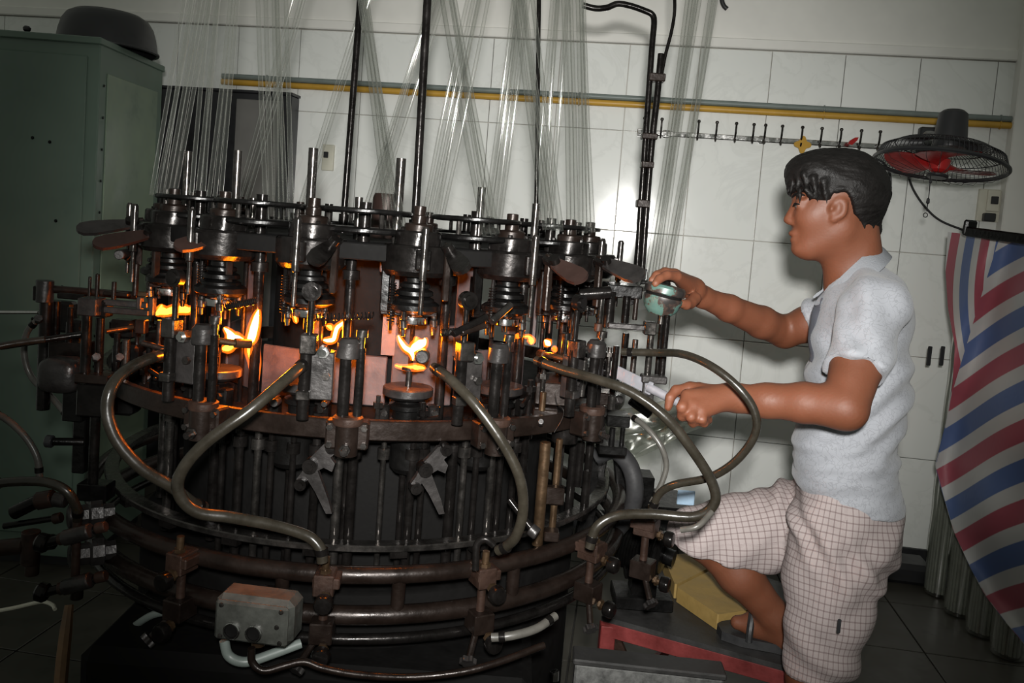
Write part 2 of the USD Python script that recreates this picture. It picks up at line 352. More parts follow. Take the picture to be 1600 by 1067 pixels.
def lower_spindle(k, ph):
    o = pol(HR, ph, 0); e, t = er(ph), et(ph)
    h = obj('lower_spindle', MB().lathe(o, UP, [(0, .955), (.040, .955), (.042, .968), (.030, .975), (.030, .985), (.026, .988), (.026, 1.003), (.033, 1.006), (.033, 1.014), (.022, 1.018), (.022, 1.026), (0, 1.026)], 28), M['black_steel'], car)
    obj('table_disc', MB().lathe(o, UP, [(0, 1.022), (.034, 1.024), (.046, 1.032), (.046, 1.044), (.044, 1.046), (0, 1.047)], 34), M['grey_iron'], h, label='grey iron turning disc below the flame')
    obj('support_pin', MB().lathe(o, UP, [(0, 1.045), (.006, 1.045), (.006, 1.075), (.014, 1.077), (.014, 1.082), (0, 1.083)], 16), M['steel'], h)
    for s in (-1, 1):
        obj('clamp_block', MB().box(o + t * .046 * s + e * .018 + UP * 1.0, [.022, .022, .034], rot(ph), ch=.003), M['dark_steel'], h)
        obj('bolt', MB().cyl(o + t * .046 * s + e * .028 + UP * 1.004, o + t * .046 * s + e * .037 + UP * 1.004, .006, n=6), M['steel'], h)
for k in range(16):
    ph = HPH + (k - 0.5) * STEP
    front = math.cos(ph) > -0.45
    chuck_head(k, ph, front)
    if front: lower_spindle(k, ph)
# thin steel columns between the top plate and the table
for k in range(16):
    ph = HPH + k * STEP - DEG(3)
    if math.cos(ph) < -.45: continue
    p = pol(.455, ph, 0)
    obj('column', MB().cyl(p + UP * .97, p + UP * 1.275, .0095, n=18).lathe(p, UP, [(.0096, 1.232), (.016, 1.233), (.016, 1.25), (.0096, 1.251)], 18), M['dark_steel'], car)
    p2 = pol(.43, ph - DEG(7), 0)
    obj('thin_rod', MB().cyl(p2 + UP * .97, p2 + UP * 1.275, .0045, n=10), M['dark_steel'], car)
# hollow feed tubes standing on the plate
for px, py, d, yt in ((291, 306, 1.80, 236), (368, 318, 1.68, 235), (484, 336, 1.55, 231), (621, 342, 1.52, 247)):
    b = P(px, py, d); z1 = P(px, yt, d)[2]
    ph = math.atan2((b - MC) @ rgt, -((b - MC) @ fwd)); R = math.hypot(*(b - MC)[:2]); q = pol(min(R, .49), ph, 0)
    obj('feed_tube', MB().lathe(q, UP, [(.0085, 1.30), (.0088, z1), (.0062, z1), (.0062, z1 - .03), (0, z1 - .03)], 20), M['steel'], car, label='short polished hollow steel tube standing on the plate')
for px, py, R, yt in ((749, 350, .43, 292), (836, 346, .45, 318), (278, 312, .30, 300), (560, 330, .30, 308), (1, 1, 0, 0)):
    if R == 0: continue
    ph = phi_at(px, py, R); q = pol(R, ph, 0); z1 = zr(px, yt, R)
    obj('feed_tube', MB().lathe(q, UP, [(.0075, 1.30), (.0078, z1), (.0052, z1), (.0052, z1 - .03), (0, z1 - .03)], 18), M['steel'], car)
# tube magazines: an upper disc with holes and a lower disc the glass stands on
MAGS = []
MAGR = 0.425
for i, deg in enumerate((-88, -53, -24, 4, 33, 64, 95, 125, 155, -175, -148, -118)):
    ph = DEG(deg); o = pol(MAGR if abs(deg) < 100 else .40, ph, 0); MAGS.append(o)
    mg = obj('tube_magazine', MB().lathe(o, UP, [(0, 1.318), (.080, 1.318), (.083, 1.321), (.083, 1.326), (.080, 1.329), (0, 1.329)], 40), M['black_steel'], car)
    obj('upper_disc', MB().lathe(o, UP, [(.012, 1.354), (.084, 1.354), (.087, 1.3565), (.087, 1.3605), (.084, 1.363), (.012, 1.363), (.012, 1.354)], 40), M['black_steel'], mg)
    obj('stem', MB().cyl(o + UP * 1.30, o + UP * 1.375, .011, n=16), M['dark_steel'], mg)
    for q in range(3):
        a = q * 2 * PI / 3 + .4 + i
        c = o + .066 * A([math.cos(a), math.sin(a), 0])
        obj('spacer', MB().cyl(c + UP * 1.327, c + UP * 1.356, .005, n=10), M['steel'], mg)
# lever blades with rounded ends, hinged beside the chucks: root pixel, tip pixel, distances, width
def blade(root, tip, w, label, m='grey_iron'):
    a, b = A(root), A(tip); ax = b - a; Ln = np.linalg.norm(ax); x = ax / Ln
    n = np.cross(x, UP); n /= np.linalg.norm(n); z = np.cross(x, n)
    vw = CAM - a; vw /= np.linalg.norm(vw)
    z = np.cross(n, x); z = z * .8 + n * math.copysign(.6, n @ vw); z -= x * (z @ x); z /= np.linalg.norm(z)
    Mx = np.eye(4); Mx[:3, 0] = x; Mx[:3, 1] = np.cross(z, x); Mx[:3, 2] = z; Mx[:3, 3] = a
    poly = [(0, -w * .30), (Ln * .35, -w * .42), (Ln * .7, -w * .5), (Ln * .9, -w * .42), (Ln * .98, -w * .2), (Ln, 0), (Ln * .98, w * .2), (Ln * .9, w * .42), (Ln * .7, w * .5), (Ln * .35, w * .42), (0, w * .30)]
    lv = obj('lever', MB().prism(poly, Mx, .007), M[m], car, label=label)
    obj('hinge', MB().cyl(a - z * .014, a + z * .014, .010, n=16).box(a - x * .012, [.03, .02, .016], Mx, ch=.002), M['dark_steel'], lv)
    bo = a - x * .012
    obj('hinge_arm', MB().box(bo - UP * .04 - x * .006, [.014, .012, .10], np.stack([x, np.cross(UP, x) , UP], 1), ch=.002), M['brown_steel'], lv)
    return lv
blade(P(204, 350, 1.72), P(119, 359, 1.66), .040, 'pale grey tapered lever blade pointing left')
blade(P(232, 366, 1.60), P(145, 383, 1.52), .036, 'brown lever blade just below the pale one', 'copper')
blade(P(345, 372, 1.50), P(272, 386, 1.44), .034, 'brown lever blade across the second chuck', 'copper')
blade(P(519, 382, 1.42), P(486, 410, 1.33), .032, 'foreshortened dark lever blade pointing at the viewer', 'dark_steel')
blade(P(704, 394, 1.42), P(727, 424, 1.32), .032, 'short dark lever blade pointing down and outward', 'dark_steel')
blade(P(868, 412, 1.46), P(913, 438, 1.40), .038, 'brown oval lever blade pointing right', 'copper')
blade(P(948, 412, 1.60), P(1004, 434, 1.54), .044, 'grey oval lever blade furthest right')
# rods that rise out of the picture to the upper glass holder
for px0, py0, px1, d, r, nm in ((538, 330, 563, 2.12, .0085, 1), (650, 320, 668, 1.66, .0082, 1), (838, 330, 842, 2.15, .0055, 1)):
    a = P(px0, py0, d); b = P(px1, 0, d); ax = (b - a) / np.linalg.norm(b - a)
    lo = a + ax * ((1.30 - a[2]) / ax[2]); hi = a + ax * ((2.25 - a[2]) / ax[2])
    obj('upright_rod', MB().cyl(lo, hi, r, n=16).cyl(lo, lo + ax * .05, r * 1.5, n=16), M['dark_steel'], car, label='long dark steel rod rising out of the picture')
# the pistons below the table
for k in range(30):
    ph = k * 2 * PI / 30 + .07
    if math.cos(ph) < -.3: continue
    p = pol(.475 + .03 * rng.uniform(-1, 1), ph, 0); r = rng.choice([.006, .0085, .010])
    obj('push_rod', MB().cyl(p + UP * .70, p + UP * .957, r, n=14).lathe(p, UP, [(r, .92), (r + .005, .921), (r + .005, .935), (r, .936)], 14), M['steel' if rng.random() < .3 else 'dark_steel'], car)

for px, y1, r, m_ in ((400, 845, .0068, 'steel'), (421, 850, .006, 'dark_steel'), (455, 852, .006, 'dark_steel'), (491, 858, .0075, 'dark_steel'), (527, 860, .0085, 'steel'), (549, 862, .009, 'dark_steel'), (596, 864, .005, 'steel'), (641, 864, .008, 'dark_steel'), (658, 862, .006, 'dark_steel'), (722, 858, .0065, 'steel'), (741, 855, .006, 'dark_steel'), (765, 850, .0075, 'steel'), (779, 850, .006, 'dark_steel'), (800, 845, .007, 'dark_steel'), (372, 840, .007, 'dark_steel'), (345, 835, .006, 'dark_steel')):
    ph = phi_at(px, 760, .53); p = pol(.53, ph, 0)
    obj('push_rod', MB().cyl(p + UP * .70, p + UP * .957, r, n=14).lathe(p, UP, [(r, .925), (r + .006, .926), (r + .006, .945), (r, .946)], 14), M[m_], car)
for px in (455, 640, 745):
    ph = phi_at(px, 710, .50); p = pol(.50, ph, 0)
    obj('cam_housing', MB().lathe(p, UP, [(0, .955), (.036, .955), (.036, .905), (.028, .895), (0, .895)], 26), M['black_steel'], car)

# small fittings that crowd the space between the chucks: threaded rods with nuts, clamp bars and stubs
for k in range(16):
    ph = HPH + k * STEP
    if math.cos(ph) < -.2: continue
    for j in range(3):
        a_ = ph + DEG(rng.uniform(-9, 9)); R_ = rng.uniform(.50, .555); z0 = .965; z1 = rng.uniform(1.01, 1.10); p = pol(R_, a_, 0); r = rng.uniform(.0035, .006)
        b_ = obj('threaded_rod', MB().cyl(p + UP * z0, p + UP * z1, r, n=10).cyl(p + UP * (z1 - .022), p + UP * (z1 - .012), r * 2.1, n=6).cyl(p + UP * .985, p + UP * .997, r * 2.2, n=6), M['steel' if j == 0 else 'dark_steel'], car)
        if j == 1:
            d_ = et(a_) * math.cos(1.1 * k) + er(a_) * math.sin(1.1 * k) * .5 + UP * rng.uniform(-.2, .3); d_ /= np.linalg.norm(d_)
            obj('clamp_bar', MB().cyl(p + UP * (z1 - .03) - d_ * .012, p + UP * (z1 - .03) + d_ * rng.uniform(.03, .06), .0045, n=10), M['dark_steel'], b_)
    p = pol(.452, ph + DEG(5), 0)
    obj('hanger', MB().box(p + UP * 1.225, [.016, .014, .095], rot(ph), ch=.002).box(p + UP * 1.18 + et(ph) * .018, [.05, .012, .014], rot(ph), ch=.002).cyl(p + UP * 1.18 + et(ph) * .038, p + UP * 1.135 + et(ph) * .038, .0045, n=10), M['black_steel'], car)
# ---------------------------------------------------------------- the standing frame: ring bar, rail, gas pipes, burner posts, valves
frm = car
BR, BZ0, BZ1 = 0.593, .974, 1.008
FR = 0.593
obj('ring_bar', ringband(BR - .014, BR, BZ0, BZ1, 128), M['brown_steel'], frm, label='flat brown steel ring bar')
obj('rail', ringband(.548, .575, .772, .784, 128), M['steel'], frm, label='thin bright flat rail ring')
def circ(R, z, r, n=120, k=14): return MB().torus([MC[0], MC[1], z], UP, R, r, n, k)
obj('gas_pipe', circ(.60, .744, .0155), M['brown_steel'], frm, label='upper thick gas pipe bent to a ring')
obj('gas_pipe', circ(.60, .673, .0165), M['brown_steel'], frm, label='middle thick gas pipe bent to a ring')
obj('gas_pipe', circ(.595, .628, .0095), M['dark_steel'], frm, label='thin lower gas pipe bent to a ring')
obj('base_drum', MB().lathe([MC[0], MC[1], 0], UP, [(0, .02), (.60, .02), (.60, .07), (.50, .09), (.50, .66), (.49, .665), (0, .665)], 64), M['soot'], frm)
obj('pedestal', MB().box(MC * A([1, 1, 0]) + UP * .28 - fwd * .02, [.80, 1.1, .56], np.stack([rgt, fwd, UP], 1), ch=.02), M['soot'], frm, label='black sheet pedestal below the pipes')
for px, py in ((622, 930), (800, 925), (440, 930)):
    ph = phi_at(px, py, .6); p = pol(.6, ph, 0)
    obj('pipe_strut', MB().cyl(p + UP * .675, p + UP * .745, .012, n=14), M['brown_steel'], frm)
for k in range(24):                                  # feet of the rail
    ph = k * 2 * PI / 24
    if math.cos(ph) < -.2: continue
    obj('rail_foot', MB().box(pol(.565, ph, .767), [.03, .016, .012], rot(ph)), M['dark_steel'], frm)

def post(ph, label=None, flip=1, R=.615, valve=True):
    """A clamp on the ring bar that carries a twin tube post with a round cap and a burner block beside it."""
    o = pol(R, ph, 0); e, t = er(ph), et(ph) * flip; Q = np.stack([t, e, UP], 1)
    c = obj('ring_clamp', MB().box(pol(R - .004, ph, .99), [.070, .034, .046], rot(ph), ch=.003).cyl(o + e * .010 + UP * .958, o + e * .010 + UP * 1.018, .019, n=20), M['brown_steel'], frm, label=label)
    for s in (-1, 1):
        for zz in (.975, 1.004):
            obj('bolt', MB().cyl(o + t * .028 * s + e * .012 + UP * zz, o + t * .028 * s + e * .018 + UP * zz, .0055, n=6), M['steel'], c)
    obj('set_screw', MB().cyl(o + e * .025 + UP * .972, o + e * .046 + UP * .970, .006, n=10).cyl(o + e * .030 + UP * .972, o + e * .036 + UP * .972, .0095, n=6), M['steel'], c)
    tw = obj('twin_post', MB().cyl(o + t * -.009 + e * .008 + UP * 1.012, o + t * -.009 + e * .008 + UP * 1.128, .0098, n=18)
             .cyl(o + t * .014 + e * .004 + UP * 1.012, o + t * .014 + e * .004 + UP * 1.135, .0075, n=16), M['dark_steel'], frm)
    obj('post_cap', MB().lathe(o + t * -.006 + e * .007, UP, [(0, 1.118), (.018, 1.118), (.0185, 1.121), (.0185, 1.143), (.013, 1.150), (0, 1.152)], 22), M['grey_iron'], tw)
    obj('cap_screw', MB().cyl(o + t * .014 + e * .004 + UP * 1.13, o + t * .014 + e * .004 + UP * 1.163, .0055, n=12).cyl(o + t * .014 + e * .004 + UP * 1.153, o + t * .014 + e * .004 + UP * 1.165, .010, n=12), M['steel'], tw)
    obj('post_base', MB().lathe(o + e * .006, UP, [(0, 1.008), (.024, 1.008), (.025, 1.012), (.025, 1.02), (.021, 1.023), (0, 1.023)], 20), M['rust'], tw)
    # burner block on the side
    b = o + t * -.052 + e * .0
    bb = obj('burner_block', MB().box(b + UP * 1.083 - e * .012, [.046, .018, .080], Q, ch=.002), M['grey_iron'], frm)
    obj('block_tube', MB().cyl(b - t * .022 + e * .004 + UP * 1.012, b - t * .022 + e * .004 + UP * 1.135, .010, n=16), M['dark_steel'], bb)
    obj('top_block', MB().box(b - t * .018 + e * .006 + UP * 1.137, [.026, .026, .032], Q, ch=.002), M['steel'], bb)
    obj('low_block', MB().box(b - t * .022 + e * .008 + UP * 1.053, [.022, .02, .016], Q, ch=.002), M['steel'], bb)
    obj('hex_bolt', MB().cyl(b + t * .012 + UP * 1.085, b + t * .012 + e * .008 + UP * 1.085, .007, n=6), M['steel'], bb)
    obj('nozzle_nut', MB().cyl(b + t * .006 + UP * 1.125 - e * .01, b + t * .006 + e * .012 + UP * 1.125, .0105, n=6).cyl(b + t * .006 + e * .012 + UP * 1.125, b + t * .006 + e * .018 + UP * 1.125, .006, n=12), M['chrome'], bb)
    obj('adjusting_screw', MB().cyl(b - t * .018 + UP * 1.15, b - t * .018 + UP * 1.232, .0055, n=12).cyl(b - t * .018 + UP * 1.222 - e * .004, b - t * .018 + UP * 1.222 + e * .010, .0155, n=20).cyl(b - t * .018 + UP * 1.222 + e * .010, b - t * .018 + UP * 1.222 + e * .014, .010, n=20), M['dark_steel'], bb)
    # burner pipe into the fire
    obj('burner_pipe', MB().tube(spline([b - e * .01 + UP * 1.11, b - e * .06 + UP * 1.112, b - e * .10 + t * .03 + UP * 1.105], 5), .006, 10).cyl(b - e * .10 + t * .03 + UP * 1.105, b - e * .125 + t * .045 + UP * 1.103, .0085, n=12), M['brass'], bb)
ST = [phi_at(318, 640, .62), phi_at(543, 670, .62), phi_at(775, 660, .62), phi_at(925, 640, .62)]
labs = ['ring clamp left of the middle, beside the biggest flame', 'ring clamp nearest the viewer', 'ring clamp right of the nearest one', 'ring clamp at the right']
post(ST[0], labs[0], 1); post(ST[1], labs[1], 1); post(ST[2], labs[2], 1); post(ST[3], labs[3], 1)

# fork brackets hanging below the ring bar
for px, py in ((492, 730), (668, 735)):
    R = .60; ph = phi_at(px, py, R); o = pol(R, ph, 0); e, t = er(ph), et(ph)
    Mx = np.eye(4); Mx[:3, 0] = t; Mx[:3, 1] = UP; Mx[:3, 2] = -np.cross(UP, t) if (np.cross(t, UP) @ e) < 0 else np.cross(t, UP); Mx[:3, 3] = pol(R, ph, zr(px, py, R))
    f = obj('fork_bracket', MB().prism([(-.020, -.008), (-.012, .012), (.014, .042), (.034, .046), (.036, .030), (.026, .020), (.034, .010), (.030, -.004), (.016, .002), (.006, -.004), (.026, -.050), (.034, -.075), (.024, -.076), (.004, -.040), (-.010, -.020), (-.016, -.034), (-.028, -.032), (-.028, -.020)], Mx, .012), M['grey_iron'], frm)
    c = Mx[:3, 3]
    for dx, dz, r in ((-.006, .004, .0125), (.028, .038, .010), (-.020, -.028, .010)):
        obj('pivot', MB().cyl(c + t * dx + UP * dz - e * .012, c + t * dx + UP * dz + e * .014, r, n=18).cyl(c + t * dx + UP * dz + e * .014, c + t * dx + UP * dz + e * .018, r * .55, n=6), M['dark_steel'], f)

# gas valve sets on the ring pipes: two brown blocks joined by a short pipe, with round knobs
def valve(px, label, dphi=0.0, R=.625, z1=.742, z2=.672, knob=1):
    ph = phi_at(px, 930, R) + dphi; o = pol(R, ph, 0); e, t = er(ph), et(ph); Q = rot(ph)
    v = obj('valve_set', MB().box(o + UP * z1, [.034, .044, .036], Q, ch=.002).box(o - e * .004 + t * .004 + UP * (z1 + .004), [.044, .05, .018], Q, ch=.002), M['rust'], frm, label=label)
    obj('lower_block', MB().box(o + UP * (z2 - .012), [.038, .044, .036], Q, ch=.002), M['brown_steel'], v)
    obj('link_pipe', MB().cyl(o + UP * z2, o + UP * z1, .0078, n=14), M['rust'], v)
    obj('riser', MB().cyl(o + e * .006 + UP * (z1 + .015), o + e * .006 + UP * (z1 + .045), .0065, n=12).cyl(o + e * .006 + UP * (z1 + .015), o + e * .006 + UP * (z1 + .024), .010, n=6), M['brass'], v)
    for zz, s, dz in ((z1 - .022, 1, 0), (z2 - .040, 1, 0)):
        k0 = o + e * .022 + t * .006 * s + UP * (zz + .008)
        kb = obj('valve_stem', MB().cyl(k0 - UP * 0, k0 + e * .016 - UP * .002, .006, n=10).cyl(k0 + e * .004, k0 + e * .009, .010, n=6), M['brass'], v)
        k1 = k0 + e * .016 - UP * .003
        obj('knob', MB().lathe(k1, e, [(0, 0), (.013, 0), (.0155, .003), (.0155, .014), (.013, .018), (.006, .019), (0, .018)], 22), M['dark_steel'], v)
    g = obj('drain_tap', MB().cyl(o + e * .012 - t * .012 + UP * (z2 - .03), o + e * .03 - t * .03 + UP * (z2 - .058), .006, n=10), M['brown_steel'], v)
    a = np.linspace(0, 2 * PI, 61)[:-1]; rr = .013 * (1 + .16 * np.cos(6 * a)); dirn = (e - t * .6 - UP * .9); dirn /= np.linalg.norm(dirn)
    obj('star_knob', MB().prism(np.c_[rr * np.cos(a), rr * np.sin(a)], frame(o + e * .034 - t * .034 + UP * (z2 - .064), dirn), .009), M['grey_iron'], g)
valve(282, 'brown valve set left of the push button box')
valve(507, 'brown valve set nearest the viewer')
valve(752, 'brown valve set right of the middle')
valve(918, 'brown valve set at the right below the curling hose', R=.64)
valve(1000, 'brown valve set furthest right', R=.70, z1=.775, z2=.70)
# cross taps at the left and right ends
# left-hand burner station: two tall posts, arms and a casting outside the ring
def pc(px, py, d, *a): return P(px, py, d)
def vcyl(px, y0, y1, d, r, m, nm, par=None, label=None, n=18, ch=.001):
    a = P(px, (y0 + y1) / 2, d); zt = P(px, y0, d)[2]; zb = P(px, y1, d)[2]
    return obj(nm, MB().cyl([a[0], a[1], zb], [a[0], a[1], zt], r, n=n, ch=ch), M[m], par or car, label=label)
CQ = np.stack([rgt, fwd, UP], 1)
def bx(px0, py0, px1, py1, d, dep, m, nm, par=None, label=None, ch=.002, Q=None):
    """A block whose face fills that pixel box at distance d; dep is how far it goes back."""
    c = P((px0 + px1) / 2, (py0 + py1) / 2, d); k = pxm(d)
    return obj(nm, MB().box(c + fwd * dep / 2, [abs(px1 - px0) * k, dep, abs(py1 - py0) * k], CQ if Q is None else Q, ch=ch), M[m], par or car, label=label)
def bar(p0, p1, r, m, nm, par=None, label=None, n=12):
    return obj(nm, MB().cyl(P(*p0), P(*p1), r, n=n, ch=r * .15), M[m], par or car, label=label)
lp = vcyl(70, 470, 640, 1.66, .013, 'dark_steel', 'twin_post'); vcyl(86, 470, 600, 1.69, .009, 'dark_steel', 'second_tube', lp)
vcyl(70, 438, 472, 1.65, .0165, 'grey_iron', 'post_cap', lp); bx(50, 447, 62, 470, 1.64, .03, 'dark_steel', 'clamp', lp)
lq = vcyl(134, 492, 600, 1.55, .0095, 'dark_steel', 'twin_post'); vcyl(155, 496, 600, 1.57, .008, 'dark_steel', 'second_tube', lq)
bx(120, 466, 150, 494, 1.54, .04, 'grey_iron', 'post_cap', lq); bx(147, 470, 166, 496, 1.56, .03, 'dark_steel', 'clamp', lq)
bx(114, 586, 168, 600, 1.53, .05, 'brown_steel', 'post_base', lq); bx(118, 600, 166, 652, 1.54, .05, 'dark_steel', 'ring_clamp', lq)
vcyl(147, 650, 757, 1.56, .0095, 'dark_steel', 'foot_tube', lq); bx(118, 757, 166, 785, 1.55, .04, 'black_steel', 'foot_block', lq)
a1 = bar((84, 452, 1.66), (215, 462, 1.68), .008, 'brown_steel', 'cross_arm'); bx(88, 459, 132, 468, 1.62, .012, 'dark_steel', 'flat_arm', a1)
a2 = bx(160, 470, 228, 480, 1.56, .01, 'grey_iron', 'jaw_arm'); bx(160, 482, 232, 492, 1.55, .012, 'grey_iron', 'flat_arm', a2)
bx(212, 464, 220, 492, 1.555, .014, 'grey_iron', 'fork_finger', a2); bx(231, 464, 240, 494, 1.555, .014, 'grey_iron', 'fork_finger', a2)
bx(160, 456, 200, 463, 1.60, .012, 'brown_steel', 'flat_arm', a2); bx(214, 456, 228, 464, 1.57, .012, 'brass', 'lug', a2)
vcyl(178, 440, 470, 1.60, .0045, 'brown_steel', 'spike', a2); vcyl(178, 468, 474, 1.60, .009, 'grey_iron', 'collar', a2); vcyl(140, 432, 468, 1.60, .003, 'brown_steel', 'spike', a1)
vcyl(152, 428, 466, 1.60, .004, 'brown_steel', 'spike', a1); vcyl(212, 412, 462, 1.66, .006, 'brown_steel', 'spike', a2)
bar((196, 396, 1.68), (186, 398, 1.62), .010, 'grey_iron', 'hinge_knob'); bar((206, 392, 1.70), (196, 404, 1.70), .011, 'dark_steel', 'hinge_block')
bar((165, 518, 1.58), (208, 511, 1.62), .0045, 'brass', 'burner_pipe'); bar((0, 542, 1.50), (128, 522, 1.56), .006, 'dark_steel', 'burner_pipe')
bx(210, 500, 226, 522, 1.60, .02, 'brown_steel', 'nozzle_block'); bar((222, 536, 1.6), (268, 548, 1.6), .006, 'steel', 'burner_pipe')
bar((-20, 488, 1.72), (60, 488, 1.72), .0036, 'chrome', 'slide_rod', label='bright chrome rod reaching in from the left edge')
cst = MB(); c0 = P(98, 585, 1.60)
t = trimesh.creation.icosphere(3, 1.0); v = np.array(t.vertices); v = np.sign(v) * np.abs(v) ** .6
v *= A([.040, .035, .036]) * (1 + .10 * (meshkit.fbm(v * 2.0 + 5, 3)[:, None] - .5)); cst.add(v @ CQ.T + c0, t.faces)
obj('casting', cst, M['grey_iron'], car, label='rough rounded grey casting on the left station')
bx(74, 535, 130, 562, 1.63, .05, 'dark_steel', 'bracket'); bx(96, 610, 128, 660, 1.60, .05, 'black_steel', 'bracket')
for (x0, y0, x1, y1, d_, dp, m_) in ((172, 538, 214, 598, 1.66, .05, 'black_steel'), (206, 556, 262, 612, 1.70, .06, 'black_steel'), (168, 500, 206, 530, 1.70, .04, 'dark_steel'), (222, 520, 270, 548, 1.74, .05, 'dark_steel'), (150, 604, 206, 650, 1.62, .05, 'black_steel'), (64, 470, 112, 520, 1.78, .03, 'black_steel'), (100, 500, 128, 540, 1.70, .04, 'dark_steel')):
    bx(x0, y0, x1, y1, d_, dp, m_, 'casting_block', ch=.006)
for (px_, y0, y1, d_, r_, m_) in ((182, 520, 600, 1.62, .006, 'dark_steel'), (196, 530, 606, 1.60, .0075, 'steel'), (232, 540, 615, 1.62, .006, 'dark_steel'), (248, 500, 560, 1.62, .005, 'steel'), (108, 480, 600, 1.64, .006, 'dark_steel'), (892, 470, 600, 1.62, .007, 'dark_steel'), (912, 540, 620, 1.55, .006, 'steel'), (882, 520, 600, 1.58, .008, 'dark_steel'), (975, 520, 590, 1.66, .007, 'dark_steel'), (990, 530, 600, 1.70, .006, 'steel'), (960, 540, 615, 1.60, .006, 'dark_steel')):
    vcyl(px_, y0, y1, d_, r_, m_, 'stud')
for (px_, py_, d_) in ((186, 560, 1.6), (228, 590, 1.62), (176, 618, 1.58), (250, 575, 1.64), (905, 600, 1.54), (890, 612, 1.52), (962, 626, 1.56), (60, 500, 1.62), (150, 560, 1.54)):
    obj('hex_nut', MB().cyl(P(px_, py_, d_), P(px_, py_, d_) - fwd * .012 + rgt * .007 * (-1) ** int(px_) + UP * .006, .0085, n=6, ch=.001), M['grey_iron'], car)
kn = bar((82, 690, 1.60), (132, 690, 1.62), .008, 'black_steel', 'clamp_screw'); obj('knob', MB().cyl(P(72, 689, 1.60), P(83, 690, 1.60), .0125, n=20, ch=.002), M['black_plastic'], kn)
bx(112, 652, 132, 742, 1.62, .03, 'black_steel', 'bracket')
# left-hand pipe ends, flanges and taps on the ring pipes
def flange(px, py, d, r, dirn):
    c = P(px, py, d)
    f = obj('pipe_union', MB().lathe(c, dirn, [(0, -.03), (r * .7, -.03), (r * .7, -.012), (r, -.010), (r, .010), (r * .8, .014), (r * .8, .03), (0, .03)], 8).lathe(c, dirn, [(r * .6, .03), (r * .85, .032), (r * .85, .045), (r * .55, .048), (0, .048)], 20), M['grey_iron'], car)
    return f
dl = -rgt * .75 - fwd * .5
flange(150, 803, 1.50, .026, dl); flange(152, 862, 1.48, .026, dl)
for y, sp in ((835, 0), (912, 1)):
    t0 = bar((62, y + 16, 1.42), (165, y - 12, 1.42), .0085, 'dark_steel', 'cross_tap')
    bar((100, y + 6, 1.415), (142, y - 6, 1.41), .014, 'grey_iron', 'tap_body', t0); bar((150, y - 9, 1.42), (166, y - 13, 1.42), .010, 'rust', 'tap_end', t0)
    bar((92, y + 8, 1.42), (104, y + 5, 1.42), .011, 'rust', 'tap_nut', t0)
    k = P(66, y + 13, 1.42); obj('knob', MB().lathe(k, -rgt + UP * .2, [(0, -.01), (.014, -.01), (.017, -.006), (.017, .006), (.013, .010), (0, .010)], 18), M['dark_steel'], t0)
vcyl(119, 800, 915, 1.44, .0075, 'rust', 'riser_pipe'); vcyl(120, 915, 935, 1.44, .011, 'brown_steel', 'riser_foot')
e0 = bar((20, 802, 1.50), (60, 782, 1.50), .013, 'dark_steel', 'pipe_elbow'); bar((58, 783, 1.50), (84, 778, 1.50), .017, 'rust', 'union_nut', e0); bar((84, 780, 1.5), (104, 782, 1.5), .014, 'grey_iron', 'union_nut', e0)
v0 = vcyl(48, 830, 880, 1.46, .016, 'rust', 'valve_body'); vcyl(50, 880, 898, 1.46, .012, 'rust', 'valve_neck', v0); bar((0, 856, 1.46), (40, 852, 1.46), .015, 'rust', 'valve_inlet', v0); bar((60, 850, 1.46), (85, 846, 1.46), .014, 'black_steel', 'valve_outlet', v0)
bar((6, 822, 1.50), (95, 808, 1.50), .006, 'dark_steel', 'thin_pipe'); bar((84, 811, 1.49), (96, 808, 1.49), .010, 'rust', 'pipe_nut')

# right-hand station beside the worker
rb = bx(872, 632, 938, 690, 1.60, .07, 'black_steel', 'bearing_block'); vcyl(884, 632, 690, 1.60, .026, 'dark_steel', 'round_flank', rb); vcyl(932, 632, 690, 1.61, .017, 'dark_steel', 'round_flank', rb)
bx(836, 598, 890, 634, 1.56, .06, 'brown_steel', 'cap_block', rb); vcyl(848, 612, 642, 1.53, .006, 'brass', 'gland', rb); bx(832, 640, 872, 656, 1.53, .05, 'brown_steel', 'gland_foot', rb)
obj('round_rivet', MB().cyl(P(845, 662, 1.48), P(845, 662, 1.46) + UP * .004, .0055, n=16, ch=.001), M['grey_iron'], rb)
cbt = vcyl(846, 690, 852, 1.52, .0105, 'brass', 'brass_column'); cb2 = vcyl(868, 685, 842, 1.55, .0068, 'brass', 'brass_column')
bx(852, 762, 882, 790, 1.52, .02, 'brown_steel', 'column_clamp', cb2); bx(850, 832, 874, 848, 1.5, .03, 'brown_steel', 'column_foot', cb2)
rs = vcyl(1038, 492, 592, 1.62, .0062, 'dark_steel', 'guide_rod'); vcyl(1014, 523, 592, 1.60, .0066, 'steel', 'guide_rod'); vcyl(1030, 500, 590, 1.66, .005, 'dark_steel', 'guide_rod')
bx(1007, 503, 1026, 524, 1.59, .024, 'steel', 'beige_block', rs); bx(950, 506, 1008, 515, 1.62, .016, 'grey_iron', 'flat_arm', rs); bx(1003, 588, 1043, 600, 1.58, .03, 'grey_iron', 'bracket', rs); bx(1003, 598, 1022, 632, 1.585, .03, 'grey_iron', 'bracket_leg', rs)
bx(948, 446, 1004, 466, 1.70, .10, 'black_steel', 'tube_rest', rs); bx(1000, 440, 1048, 446, 2.0, .08, 'black_steel', 'tube_rest', rs); bar((975, 455, 1.75), (1022, 450, 2.0), .008, 'dark_steel', 'rest_arm', rs)
